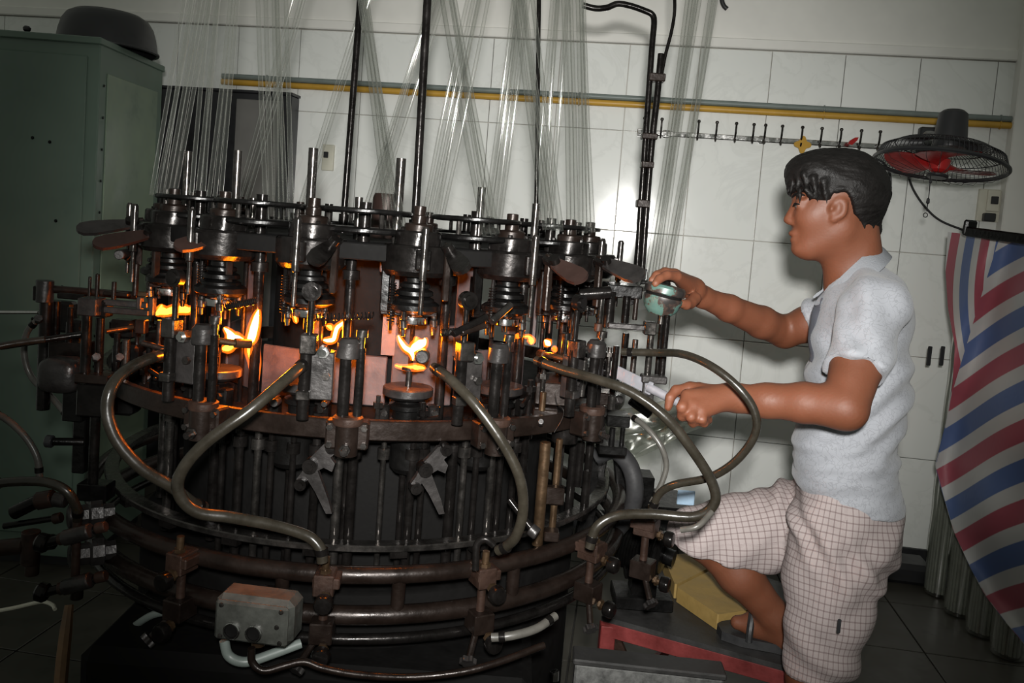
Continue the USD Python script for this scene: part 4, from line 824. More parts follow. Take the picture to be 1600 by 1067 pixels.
wp = PW(1450, 222, .03); 
obj('wall_arm', MB().tube(spline([wp, wp * .4 + fl_(-.04, .05, .09) * .6 + UP * .02, fl_(-.02, 0, .09)], 6), .016, 12).box(PW(1450, 222, .03), [.08, .04, .12], ch=.006), M['black_plastic'], fn)
pcord = obj('pull_cord', MB().tube(spline([P(1454, 272, 2.72), P(1452, 300, 2.74), P(1448, 330, 2.75)], 5), .0016, 6), M['black_plastic'], fn)
obj('cord_bead', MB().lathe(P(1454, 283, 2.73), UP, [(0, -.008), (.005, -.005), (.005, .005), (0, .008)], 10).lathe(P(1450, 314, 2.745), UP, [(0, -.012), (.006, -.006), (.005, .006), (0, .012)], 10), M['black_plastic'], pcord)
obj('cord_ring', MB().torus(P(1446, 336, 2.75), fwd, .007, .0015, 18, 6), M['black_plastic'], pcord)
def wall_cord(pts, label):
    w = [PW(a, b, .018) for a, b in pts]; o = obj('power_cord', MB().tube(spline(w, 6), .0045, 8), M['black_rubber'], None, smooth=40, label=label, cat='cord')
wall_cord([(1420, 262), (1420, 276), (1428, 298), (1446, 324), (1470, 345), (1512, 362)], 'thin black fan cord looping down the wall')
wall_cord([(1362, 246), (1380, 254), (1391, 275), (1390, 300), (1380, 325), (1370, 345)], 'thin black cable behind the worker\'s head')
# shelf bar over the striped sheet
sb = thing('shelf_bar', 'black steel bar holding up the striped sheet at the right edge', 'bar')
a, b = P(1516, 362, 2.66), P(1680, 384, 2.30); ax = (b - a) / np.linalg.norm(b - a); yy = np.cross(UP, ax); yy /= np.linalg.norm(yy)
obj('bar', MB().box((a + b) / 2, [np.linalg.norm(b - a), .045, .030], np.stack([ax, yy, np.cross(ax, yy)], 1), ch=.004), M['black_steel'], sb)
obj('end_tip', MB().box(a + UP * .012 - ax * .004, [.02, .045, .05], np.stack([ax, yy, np.cross(ax, yy)], 1), ch=.006), M['black_steel'], sb)
# striped sheet
W1, BL, RD = (.44, .44, .43), (.08, .125, .27), (.30, .068, .092)
M['tarp'] = usdkit.material(stage, L + 'tarp', {'u': ('uvmap', {'attribute': 'st'}), 's': ('separate_xyz', {}), 'f': ('math', {'math_type': 'fraction'}),
    'r': ('rgb_ramp', {'ramp': [(0, RD), (.140, RD), (.150, W1), (.350, W1), (.360, BL), (.640, BL), (.650, W1), (.850, W1), (.860, RD), (1, RD)]}),
    'tc': ('texture_coordinate', {}), 'n': ('noise_texture', {'scale': 55.0, 'detail': 3.0}), 'b': ('bump', {'strength': .25, 'distance': .004}), 'p': ('principled_bsdf', {'roughness': .55})},
    [('u.UV', 's.vector'), ('s.x', 'f.value1'), ('f.value', 'r.fac'), ('r.color', 'p.base_color'), ('tc.object', 'n.vector'), ('n.fac', 'b.height'), ('b.normal', 'p.normal')], surface='p.BSDF')
yl = A([366, 420, 480, 540, 600, 660, 728, 775, 830, 880, 930, 970, 1012, 1100, 1260]); xl = A([1481, 1477, 1481, 1492, 1489, 1479, 1462, 1474, 1490, 1513, 1540, 1570, 1606, 1680, 1760])
NY, NA, NB_ = 120, 26, 60; NX = NA + NB_
V, UV = [], []
for y in np.linspace(366, 1240, NY):
    x0 = np.interp(y, yl, xl); lim = max(1562 - (y - 366) * .30, x0 + .4)
    for left, x in [(True, x) for x in np.linspace(x0, lim, NA)] + [(False, x) for x in np.linspace(lim, 1790, NB_)]:
        yy_ = y + (x - 1515) * .10 * max(0, 1 - (y - 366) / 120)
        k = .57 - .0007 * (y - 650); s = (y + 10 * math.exp(-((x - 1560) / 60) ** 2) + k * (x - 1590) - 449) / (116 + .02 * max(0, y - 600))
        if left: s = (x - (1494 - 12 * math.sin((y - 366) / 180 * PI * .9) * (y < 560))) / 47
        dd = 2.93 - .42 * (x - 1460) / 150 if x < 1640 else 2.43 - .0008 * (x - 1640)
        dd += .035 * math.sin((x - lim) / 17.0) * math.exp(-((x - lim) / 60) ** 2) + .018 * math.sin(x / 23 + y / 60) + .014 * math.sin(x * .02 - y / 31)
        dd += .02 * (meshkit.noise(A([x / 40, y / 70, 3.1])) - .5)
        V.append(P(x, yy_, dd)); UV.append((s + 20, .5))
V = A(V); UV = A(UV); F = []
for i in range(NY - 1):
    for j in range(NX - 1):
        q = i * NX + j; F += [[q, q + NX, q + NX + 1], [q, q + NX + 1, q + 1]] if j != NA - 1 else []
F = A(F); vn = np.zeros_like(V); fn3 = np.cross(V[F[:, 1]] - V[F[:, 0]], V[F[:, 2]] - V[F[:, 0]])
for k in range(3): np.add.at(vn, F[:, k], fn3)
vn /= np.linalg.norm(vn, axis=1, keepdims=True)
Vf, Uf, Ff, vn_all, nb = V, UV, F, vn, len(V)
VB = Vf + vn_all * -.004
obj('striped_sheet', (np.vstack([Vf, VB]), np.vstack([Ff, Ff[:, ::-1] + nb])), M['tarp'], None, smooth=True, uv=np.vstack([Uf, Uf]), label='red, white and blue striped woven plastic sheet draped at the right edge', cat='tarpaulin')
# glass tubes wrapped in clear film, standing under the sheet
for i, (px, d, r, zt, words) in enumerate(((1468, 3.25, .055, 1.44, 'nearest the wall, reaching above the sheet'), (1505, 3.08, .058, 1.30, 'second from the wall'), (1545, 2.92, .058, 1.2, 'third from the wall, under the sheet'), (1590, 2.77, .058, 1.2, 'nearest the viewer, at the sheet\'s lower corner'))):
    c = P(px, 900, d); c[2] = .004
    bd = thing('wrapped_tube_bundle', f'clear film wrapped bundle of glass tubes, {words}', 'tube bundle', 'wrapped glass tube bundles under the sheet')
    a = np.linspace(0, 2 * PI, 33)[:-1]; v, f = [], []
    zs = np.linspace(.01, zt, 26)
    for z in zs:
        rr = r * (1 + .10 * (meshkit.noise(np.stack([np.cos(a) * 2.2 + i * 7, np.sin(a) * 2.2, a * 0 + z * 9], -1)) - .5)) * (.92 if z < .03 else 1)
        v += list(np.stack([c[0] + rr * np.cos(a), c[1] + rr * np.sin(a), a * 0 + z], -1))
    for q in range(len(zs) - 1):
        for j in range(32):
            k2 = (j + 1) % 32; f += [[q * 32 + j, q * 32 + k2, q * 32 + 32 + k2], [q * 32 + j, q * 32 + 32 + k2, q * 32 + 32 + j]]
    obj('film', MB().add(v, f), M['bag_film'], bd, smooth=True)
    tb = MB()
    for u_ in range(-4, 5):
        for w_ in range(-4, 5):
            ox, oy = (u_ + w_ * .5) * .0125, w_ * .0108
            if math.hypot(ox, oy) < r * .86: tb.cyl([c[0] + ox, c[1] + oy, .02], [c[0] + ox, c[1] + oy, zt - .03 + rng.uniform(-.01, .01)], .0058, n=8)
    obj('glass_tubes', tb, M['bundle_glass'] if 'bundle_glass' in M else M.setdefault('bundle_glass', mat('bundle_glass', (.42, .43, .40), .12, 0, .2, 20, .05, 60)), bd, kind='stuff')
    if i == 0:
        for dx in (-16, 4): obj('black_strap', MB().box(P(1468 + dx, 556, d - .068), [.016, .006, .075], CQ, ch=.002), M['black_plastic'], bd)
obj('floor_box', MB().box(PZ(1412, 888, .045) + UP * .0, [.20, .16, .088], ch=.02), M['black_plastic'], None, label='black low box on the floor at the wall\'s foot', cat='box')
# ---------------------------------------------------------------- working platform with yellow blocks
PLZ = .46
st = thing('work_platform', 'low platform of red angle iron with a dark plate top', 'platform')
cor = [PZ(940, 962, PLZ), PZ(1262, 1050, PLZ), PZ(1330, 950, PLZ), PZ(1078, 858, PLZ)]
t = trimesh.creation.extrude_polygon(__import__('shapely').geometry.Polygon([c[:2] for c in cor]), .012, engine='earcut')
v = np.array(t.vertices); v[:, 2] += PLZ - .012
obj('plate', MB().add(v, t.faces), M['stage_top'], st)
for a, b in zip(cor, cor[1:] + cor[:1]):
    ax = (b - a) / np.linalg.norm(b - a); yy = np.cross(UP, ax)
    obj('rail', MB().box((a + b) / 2 - UP * .030 + yy * .006, [np.linalg.norm(b - a), .012, .034], np.stack([ax, yy, UP], 1), ch=.001), M['red_paint'], st)
for a in cor:
    q = a + (sum(cor) / 4 - a) * .05
    obj('leg', MB().box([q[0], q[1], (PLZ - .02) / 2], [.035, .035, PLZ - .02], CQ, ch=.002), M['red_paint'], st)
lo = [c * A([1, 1, 0]) + UP * .20 for c in cor]
for a, b in ((lo[0], lo[1]), (lo[0], lo[3])):
    ax = (b - a) / np.linalg.norm(b - a); yy = np.cross(UP, ax); obj('stretcher', MB().box((a + b) / 2, [np.linalg.norm(b - a), .012, .03], np.stack([ax, yy, UP], 1)), M['red_paint'], st)
br0, br1 = cor[0] - UP * .03 + (cor[1] - cor[0]) * .06, lo[0] + (cor[1] - cor[0]) * .35; ax = (br1 - br0) / np.linalg.norm(br1 - br0); yy = np.cross(UP, ax); yy /= np.linalg.norm(yy)
obj('brace', MB().box((br0 + br1) / 2 + fwd * .02, [np.linalg.norm(br1 - br0), .01, .025], np.stack([ax, yy, np.cross(ax, yy)], 1)), M['rust'], st)
from shapely.geometry import Polygon as _Pg
for pts, lab in (([(1058, 917), (1112, 890), (1190, 950), (1122, 960)], 'yellow block on the platform beside the worker\'s sandal'), ([(1036, 868), (1076, 864), (1108, 887), (1055, 914)], 'smaller yellow block behind, against the machine')):
    zt = PLZ + .038; w = [PZ(a, b, zt) for a, b in pts]; pg = _Pg([q[:2] for q in w]).buffer(-.004).buffer(.004)
    t = trimesh.creation.extrude_polygon(pg, .037, engine='earcut'); v = np.array(t.vertices); v[:, 2] += PLZ + .001
    bl = obj('yellow_block', MB().add(v, t.faces), M['yellow_block'], None, label=lab, cat='block')
gb = thing('grey_box', 'dark grey speckled metal box at the bottom edge in front of the platform', 'box')
M['speckle'] = mat('speckle', (.13, .13, .125), .6, .1, .6, 60, .2, 120)
c = P(1010, 1100, 1.56); hgt = P(1010, 1056, 1.52)[2]
Q5 = np.stack([rgt * math.cos(.06) + fwd * math.sin(-.06), fwd * math.cos(.06) + rgt * math.sin(.06), UP], 1)
obj('body', MB().box([c[0], c[1], hgt / 2 - .005] + fwd * .02, [.29, .05, hgt - .012], Q5, ch=.004), M['speckle'], gb)
obj('lid', MB().box([c[0], c[1], hgt - .006] + fwd * .02, [.30, .058, .012], Q5, ch=.003), M['stage_top'], gb)
obj('latch', MB().cyl(P(866, 1048, 1.50), P(866, 1062, 1.50), .009, n=14), M['chrome'], gb)
# rusty stick leaning at the lower left, and a rope
obj('wooden_stick', MB().tube([P(108, 945, 1.52), P(103, 985, 1.50), P(98, 1030, 1.48), P(90, 1120, 1.46)], [.008, .011, .012, .012], 8), M['wood'], None, label='brown wooden stick standing at the lower left', cat='stick')
obj('white_rope', MB().tube(spline([P(-20, 957, 1.5), P(20, 950, 1.5), P(50, 943, 1.5), P(68, 940, 1.48), P(82, 945, 1.47), P(86, 952, 1.46)], 6), .0036, 8), M['cream_plastic'], None, label='thin white cord crossing the lower left edge', cat='cord')
obj('thin_wire', MB().tube(spline([P(868, 612, 1.5), P(870, 630, 1.49), P(880, 640, 1.48), P(878, 655, 1.48), P(866, 676, 1.48)], 6), .0009, 6), M['steel'], None, label='loose bright wire hanging on the right bearing block', cat='wire')
mo = thing('drive_motor', 'dark finned motor standing low between the machine and the worker\'s raised knee', 'motor')
ma, mb_ = P(968, 842, 1.98), P(1050, 872, 1.92); ax = (mb_ - ma) / np.linalg.norm(mb_ - ma)
obj('body', MB().lathe(ma, ax, [(0, 0), (.05, 0), (.058, .008)] + [(r_, .012 + i * .007 + j * .0035) for i in range(13) for j, r_ in enumerate((.062, .055))] + [(.056, .106), (.045, .115), (.02, .118), (.02, .14), (0, .14)], 28), M['black_steel'], mo)
obj('foot', MB().box((ma + mb_) / 2 * A([1, 1, 0]) + UP * (PLZ + .02), [.14, .10, .03], CQ, ch=.003), M['black_steel'], mo)
obj('pillar', MB().box((ma + mb_) / 2 * A([1, 1, 0]) + UP * ((PLZ + .03 + (ma + mb_)[2] / 2) / 2), [.06, .06, max((ma + mb_)[2] / 2 - PLZ - .03, .02)], CQ), M['black_steel'], mo)
tr = thing('tool_tray', 'dark steel tray with a pale blue paper slip, above the raised knee', 'tray')
bx(982, 792, 1078, 806, 2.1, .16, 'black_steel', 'shelf', tr); bx(985, 745, 1022, 790, 2.15, .08, 'black_steel', 'holder', tr); bx(1000, 806, 1012, 900, 2.12, .03, 'black_steel', 'stem', tr)
M['blue_paper'] = mat('blue_paper', (.32, .45, .58), .6, 0, .2, 30, .02, 60); bx(1058, 766, 1086, 790, 2.08, .004, 'blue_paper', 'paper_slip', tr)
# clear plastic bag hanging behind the right station
a = []; NXb, NYb = 60, 40; V = []
for j in range(NYb):
    for i in range(NXb):
        u, w_ = i / (NXb - 1), j / (NYb - 1)
        x = 935 + u * 185 - w_ * 8; y = 640 - 10 * u + w_ * (84 - 40 * u) + 10 * math.sin(u * 5)
        V.append(P(x, y, 2.02 + .05 * (meshkit.fbm(A([u * 3.2, w_ * 2.4, 1.7]), 2) - .5) + .03 * math.sin(w_ * PI)))
F = []
for j in range(NYb - 1):
    for i in range(NXb - 1): q = j * NXb + i; F += [[q, q + 1, q + NXb + 1], [q, q + NXb + 1, q + NXb]]
V = A(V); V2 = V + fwd * (.03 + .05 * np.sin(np.tile(np.linspace(0, PI, NXb), NYb)))[:, None]
pbag = thing('plastic_bag', 'crumpled clear plastic bag behind the right station, below the worker\'s lower hand', 'plastic bag')
obj('front_film', (V, A(F)), M['bag_film'], pbag, smooth=True); obj('back_film', (V2, A(F)[:, ::-1]), M['bag_film'], pbag, smooth=True)
# bright steel bar in the worker's near hand
ba, bb_ = P(955, 577, 1.64), P(1072, 634, 1.53); ax = (bb_ - ba) / np.linalg.norm(bb_ - ba); yy = np.cross(ax, UP); yy /= np.linalg.norm(yy)
tl = thing('steel_tool', 'bright flat steel bar gripped in the worker\'s near hand', 'tool')
obj('blade', MB().box(ba * .72 + bb_ * .28, [np.linalg.norm(bb_ - ba) * .56, .006, .026], np.stack([ax, yy, np.cross(ax, yy)], 1), ch=.0015), M['bright_metal'], tl)
obj('handle', MB().cyl(ba * .5 + bb_ * .5, bb_, .009, n=14, ch=.002), M['bright_metal'], tl)
# ---------------------------------------------------------------- the worker
import scipy.sparse as sps
class Field:
    """A signed distance grid that shapes are smoothly joined into; mesh() draws its zero surface (surface nets)."""
    def __init__(s, lo, hi, h):
        s.lo, s.h = A(lo, float), h; s.n = np.ceil((A(hi) - s.lo) / h).astype(int) + 1
        s.g = np.full(s.n, .25, np.float32)
    def sub(s, lo, hi):
        a = np.clip(np.floor((A(lo) - s.lo) / s.h).astype(int), 0, s.n - 1); b = np.clip(np.ceil((A(hi) - s.lo) / s.h).astype(int) + 1, 1, s.n)
        sl = tuple(slice(i, j) for i, j in zip(a, b))
        ax = [s.lo[k] + s.h * np.arange(a[k], b[k]) for k in range(3)]
        return sl, np.stack(np.meshgrid(*ax, indexing='ij'), -1)
    def put(s, fn, lo, hi, k=.01, mode='add', pad=.05):
        sl, p = s.sub(A(lo) - pad, A(hi) + pad); d = fn(p).astype(np.float32); o = s.g[sl]
        if mode == 'add': h = np.clip(.5 + .5 * (o - d) / k, 0, 1); s.g[sl] = o * (1 - h) + d * h - k * h * (1 - h)
        else: h = np.clip(.5 - .5 * (o + d) / k, 0, 1); s.g[sl] = o * (1 - h) - d * h + k * h * (1 - h)      # cut away
        return s
    def cone(s, a, b, ra, rb, k=.01, mode='add'):
        a, b = A(a, float), A(b, float); ba = b - a; L2 = ba @ ba
        def fn(p):
            t = np.clip((p - a) @ ba / L2, 0, 1); return np.linalg.norm(p - a - t[..., None] * ba, axis=-1) - (ra + (rb - ra) * t)
        r = max(ra, rb); return s.put(fn, np.minimum(a, b) - r, np.maximum(a, b) + r, k, mode)
    def ell(s, c, rad, R=np.eye(3), k=.01, mode='add'):
        c, rad = A(c, float), A(rad, float)
        def fn(p):
            q = (p - c) @ R; k0 = np.linalg.norm(q / rad, axis=-1); k1 = np.linalg.norm(q / rad ** 2, axis=-1); return k0 * (k0 - 1) / np.maximum(k1, 1e-6)
        r = rad.max(); return s.put(fn, c - r, c + r, k, mode)
    def slab(s, secs, k=.01, mode='add'):
        """secs: (centre, half width along u, half width along v), a stack of rounded sections; u, v given in s.uv"""
        C = A([c for c, _, _ in secs]); U_, V_ = s.uv; W_ = np.cross(U_, V_); W_ = W_ * np.sign(W_[2]); hh = C @ W_
        o = np.argsort(hh); C, hh = C[o], hh[o]; ru = A([secs[i][1] for i in o]); rv = A([secs[i][2] for i in o])
        def fn(p):
            z = p @ W_; cu_, cv_ = (np.interp(z, hh, C @ X) for X in (U_, V_)); a, b = np.interp(z, hh, ru), np.interp(z, hh, rv)
            x, y = (p @ U_ - cu_) / a, (p @ V_ - cv_) / b; q = (np.abs(x) ** 2.4 + np.abs(y) ** 2.4) ** (1 / 2.4)
            return np.maximum((q - 1) * np.minimum(a, b), np.maximum(hh[0] - z, z - hh[-1]))
        m_ = max(ru.max(), rv.max()); return s.put(fn, C.min(0) - m_, C.max(0) + m_, k, mode)
    def mesh(s, smooth=2):
        g = s.g; ins = g < 0; n = g.shape
        cnt = np.zeros([k - 1 for k in n], np.int8)
        for dx in (0, 1):
            for dy in (0, 1):
                for dz in (0, 1): cnt += ins[dx:n[0]-1+dx, dy:n[1]-1+dy, dz:n[2]-1+dz]
        act = (cnt > 0) & (cnt < 8); idx = np.full(act.shape, -1, np.int64); ijk = np.argwhere(act); idx[act] = np.arange(len(ijk))
        acc = np.zeros((len(ijk), 3)); w = np.zeros(len(ijk))
        cs = [A(c) for c in np.ndindex(2, 2, 2)]
        for a in cs:
            for ax in range(3):
                if a[ax]: continue
                b = a.copy(); b[ax] = 1
                va, vb = g[tuple((ijk + a).T)], g[tuple((ijk + b).T)]; cr_ = (va < 0) != (vb < 0)
                t = np.where(cr_, va / np.where(cr_, va - vb, 1), 0); pt = a + (b - a) * t[:, None]
                acc[cr_] += pt[cr_]; w[cr_] += 1
        v = s.lo + s.h * (ijk + acc / w[:, None]); F_ = []
        for ax in range(3):
            o1, o2 = [k for k in range(3) if k != ax]
            sl = [slice(1, -1)] * 3; sl[ax] = slice(0, n[ax] - 1); sl2 = list(sl); sl2[ax] = slice(1, n[ax])
            a_, b_ = ins[tuple(sl)], ins[tuple(sl2)]; e = np.argwhere(a_ != b_); e[:, o1] += 1; e[:, o2] += 1
            dirn = ins[tuple(e.T)]
            def at(d1, d2):
                q = e.copy(); q[:, o1] -= d1; q[:, o2] -= d2; return idx[tuple(q.T)]
            q = np.stack([at(1, 1), at(0, 1), at(0, 0), at(1, 0)], 1); fl = dirn if ax != 1 else ~dirn
            q[~fl] = q[~fl][:, ::-1]; F_ += [q[:, [0, 1, 2]], q[:, [0, 2, 3]]]
        f = np.vstack(F_); e = np.vstack([f[:, [0, 1]], f[:, [1, 2]], f[:, [2, 0]]]); e = np.vstack([e, e[:, ::-1]])
        W_ = sps.coo_matrix((np.ones(len(e)), (e[:, 0], e[:, 1])), (len(v), len(v))).tocsr(); W_.data[:] = 1; W_ = sps.diags(1 / np.maximum(np.asarray(W_.sum(1)).ravel(), 1)) @ W_
        for _ in range(smooth):
            for lam in (.5, -.52): v = v + lam * (W_ @ v - v)
        return trimesh.Trimesh(v, f, process=False)
def bbox(*pts, r=.12): a = A(pts); return a.min(0) - r, a.max(0) + r
_r = ray(1318, 420) * A([1, 1, 0]); SD = -_r / np.linalg.norm(_r)      # his left side is square to the sight line: a pure profile
FA = np.cross(SD, UP) * 1.0                # the way he faces
FA = FA if FA @ rgt < 0 else -FA
HB = np.stack([FA, SD, UP], 1)
man = thing('person', 'man with short black hair in pale grey polo shirt and checked shorts working the machine', 'person')
# joints (pixel, pixel, distance)
J = {k: P(*v) for k, v in dict(
    neckb=(1330, 440, 1.72), headb=(1322, 372, 1.71), shL=(1366, 482, 1.56), elL=(1318, 636, 1.44), wrL=(1150, 622, 1.53),
    shR=(1318, 486, 1.875), elR=(1226, 519, 1.95), wrR=(1098, 464, 1.80),
    hipL=(1304, 830, 1.635), knL=(1274, 1062, 1.60), hipR=(1300, 815, 1.80), knR=(1100, 836, 1.78), anR=(1246, 1004, 1.77)).items()}
J['anL'] = J['knL'] * A([1, 1, 0]) + UP * .09 - FA * .03 + SD * .0
allp = A(list(J.values()))
B = Field(np.minimum(allp.min(0), J['anL'] - .1) - A([.24, .14, .12]), allp.max(0) + A([.14, .14, .34]), .0042)
B.uv = (FA, SD)
# head
hc = P(1311, 300, 1.71)
def H(px, py, side=0.0): return P(px, py, 1.71) + SD * side
B.ell(H(1306, 298), (.086, .070, .080), HB, .01)
B.ell(H(1293, 338), (.066, .060, .074), HB, .025)                        # face
B.cone(H(1300, 372, .0), H(1262, 384, .0), .050, .026, .03)             # jaw
for s_ in (-1, 1):
    B.cone(H(1318, 356, .046 * s_), H(1266, 386, .014 * s_), .016, .014, .03)
    B.ell(H(1268, 338, .034 * s_), (.026, .016, .024), HB, .03)          # cheekbone
    B.cone(H(1246, 311, .012 * s_), H(1256, 308, .045 * s_), .0085, .007, .012)   # brow ridge
    B.ell(H(1244, 322, .031 * s_), (.009, .015, .0085), HB, .006, 'cut') # eye socket
    B.ell(H(1252, 322, .031 * s_), (.0115, .0125, .0105), HB, .004)      # lids over the eye
B.ell(H(1270, 365), (.032, .036, .034), HB, .02); B.ell(H(1268, 344), (.028, .038, .030), HB, .025)
B.cone(H(1243, 318), H(1232, 341), .0065, .009, .010)                    # nose
B.ell(H(1232.5, 344), (.0095, .010, .008), HB, .006)
for s_ in (-1, 1): B.ell(H(1239, 347, .0100 * s_), (.009, .0062, .0062), HB, .007)
B.cone(H(1243, 364.5, -.012), H(1243, 364.5, .012), .0075, .0075, .008); B.ell(H(1238, 364.5), (.0085, .013, .0056), HB, .005)      # lips
B.ell(H(1241, 374.5), (.0090, .014, .0060), HB, .006)
B.ell(H(1233, 369.3), (.0065, .013, .0014), HB, .002, 'cut')
B.ell(H(1250, 389), (.017, .018, .013), HB, .012)                        # chin
for s_ in (-1, 1):                                                       # ears
    e0 = H(1312, 328, .073 * s_)
    B.ell(e0, (.0165, .008, .0235), HB, .004); B.ell(e0 + SD * .008 * s_ + FA * .002, (.009, .006, .0145), HB, .004, 'cut'); B.ell(e0 + SD * .004 * s_ + FA * .014 + UP * -.002, (.005, .006, .008), HB, .003)
    B.ell(e0 - UP * .021 + FA * .008, (.009, .006, .009), HB, .004)
# neck and trunk
B.cone(H(1334, 362), P(1340, 455, 1.72), .049, .058, .02); B.cone(H(1310, 388), P(1318, 448, 1.72), .030, .034, .03)
B.cone(P(1350, 470, 1.72), J['shL'], .035, .045, .03); B.cone(P(1340, 475, 1.72), J['shR'], .035, .042, .03)
B.slab([(P(1343, 478, 1.72), .066, .13), (P(1343, 540, 1.72), .078, .145), (P(1335, 640, 1.72), .080, .140), (P(1320, 720, 1.71), .080, .135), (P(1322, 800, 1.71), .076, .130)], .02)
# arms
def limb(pts, k=.012):
    for (a, ra), (b, rb) in zip(pts, pts[1:]): B.cone(a, b, ra, rb, k)
mix = lambda a, b, t: a + (b - a) * t
uL = mix(J['shL'], J['elL'], .55); fL = mix(J['elL'], J['wrL'], .35)
limb([(J['shL'], .050), (uL, .046), (J['elL'] - FA * .002, .039)], .012); B.cone(J['elL'] + UP * -.006 - FA * .008, mix(J['elL'], J['wrL'], .15) + UP * .001, .031, .034, .015)
limb([(J['elL'], .035), (fL + UP * .002, .0355), (mix(J['elL'], J['wrL'], .7), .031), (J['wrL'], .0255)], .012)
uR = mix(J['shR'], J['elR'], .6); fR = mix(J['elR'], J['wrR'], .3)
limb([(J['shR'], .046), (uR, .041), (J['elR'], .0365), (fR, .0365), (mix(J['elR'], J['wrR'], .7), .0295), (J['wrR'], .0225)], .012)
# hands: palm plus five fingers, each a chain of three bones
def finger(pts, r0, r1, k=.004):
    rs = np.linspace(r0, r1, len(pts))
    for i in range(len(pts) - 1): B.cone(pts[i], pts[i + 1], rs[i], rs[i + 1], k)
hL = [P(1143, 620, 1.525), P(1112, 618, 1.515), P(1088, 622, 1.505)]
B.cone(J['wrL'], hL[0], .0255, .024, .012)
kn = [P(1078, 606, 1.535), P(1074, 618, 1.50), P(1083, 634, 1.485), P(1096, 645, 1.48)]
for q in kn: B.cone(hL[0], q, .019, .0125, .012)
B.cone(hL[0], mix(kn[0], kn[3], .5), .021, .015, .012)
finger([kn[0], P(1056, 610, 1.525), P(1047, 621, 1.515), P(1044, 636, 1.515)], .0108, .0078)
finger([kn[1], P(1066, 636, 1.475), P(1066, 650, 1.49), P(1076, 652, 1.51)], .0112, .0082)
finger([kn[2], P(1080, 651, 1.47), P(1083, 660, 1.485), P(1092, 657, 1.505)], .0108, .008)
finger([kn[3], P(1097, 655, 1.47), P(1100, 661, 1.48), P(1108, 656, 1.50)], .0095, .0072)
finger([P(1118, 612, 1.55), P(1092, 606, 1.57), P(1072, 613, 1.565), P(1056, 622, 1.55)], .0125, .0085)      # thumb, behind the bar
hR = [P(1084, 452, 1.775), P(1072, 440, 1.75)]
B.cone(J['wrR'], hR[0], .0235, .022, .012)
kr = [P(1057, 432, 1.68), P(1054, 428, 1.71), P(1054, 429, 1.74), P(1058, 433, 1.765)]
for q in kr: B.cone(hR[0], q, .019, .0115, .012)
finger([kr[0], P(1042, 430, 1.655), P(1030, 436, 1.64), P(1024, 443, 1.63)], .0105, .0078)
finger([kr[1], P(1039, 425, 1.69), P(1026, 430, 1.67), P(1019, 438, 1.66)], .0108, .008)
finger([kr[2], P(1038, 427, 1.73), P(1027, 433, 1.72), P(1021, 441, 1.71)], .0104, .0078)
finger([kr[3], P(1044, 434, 1.765), P(1035, 440, 1.76), P(1030, 446, 1.75)], .0095, .0072)
finger([P(1086, 466, 1.73), P(1079, 473, 1.71), P(1072, 476, 1.69), P(1064, 474, 1.68)], .0135, .009)        # thumb round the cup's near side
# legs
limb([(J['hipL'], .066), (mix(J['hipL'], J['knL'], .5), .060), (J['knL'], .050)], .02)
limb([(J['knL'], .053), (mix(J['knL'], J['anL'], .3) - FA * .012, .056), (mix(J['knL'], J['anL'], .75), .036), (J['anL'], .032)], .03)
limb([(J['hipR'], .070), (mix(J['hipR'], J['knR'], .5), .064), (J['knR'], .052)], .02)
limb([(J['knR'], .048), (mix(J['knR'], J['anR'], .35) - FA * .006, .046), (mix(J['knR'], J['anR'], .75), .033), (J['anR'], .029)], .02)
for an, gz in ((J['anL'], .0), (J['anR'], PLZ)):
    hl = an * A([1, 1, 0]) - FA * .035 + UP * (gz + .050); to = an * A([1, 1, 0]) + FA * .13 + UP * (gz + .040)
    B.cone(an, hl, .032, .030, .02); B.cone(an, mix(hl, to, .7), .032, .026, .03); B.cone(hl, mix(hl, to, .75), .030, .028, .02); B.cone(mix(hl, to, .75) + SD * .012, to + SD * .012, .024, .016, .015); B.cone(mix(hl, to, .75) - SD * .018, to - SD * .02 - FA * .02, .020, .012, .015)
body = obj('body', B.mesh(3), M['skin'], man, smooth=True)
M['eye'] = mat('eye', (.06, .05, .045), .2, 0, .1, 5, 0, 20)
for s_ in (1,):
    obj('eye', MB().lathe(H(1246.3, 323.2, .032), FA + SD * .5, [(0, -.005), (.0045, -.002), (.0050, 0), (.0036, .0028), (0, .0040)], 16), M['eye'], man, smooth=True)
    obj('eyelash', MB().tube([H(1240.6, 323, .026), H(1243.5, 320.2, .034), H(1251, 320.8, .043)], [.0018, .0030, .0012], 6), M['hair'], man, smooth=True)
    obj('eyebrow', MB().tube(spline([H(1238.5, 309, .018), H(1246, 304.5, .040), H(1260, 308, .058)], 4), [.0012, .0025, .003, .003, .0032, .003, .0025, .002, .0008], 8), M['hair'], man, smooth=True)
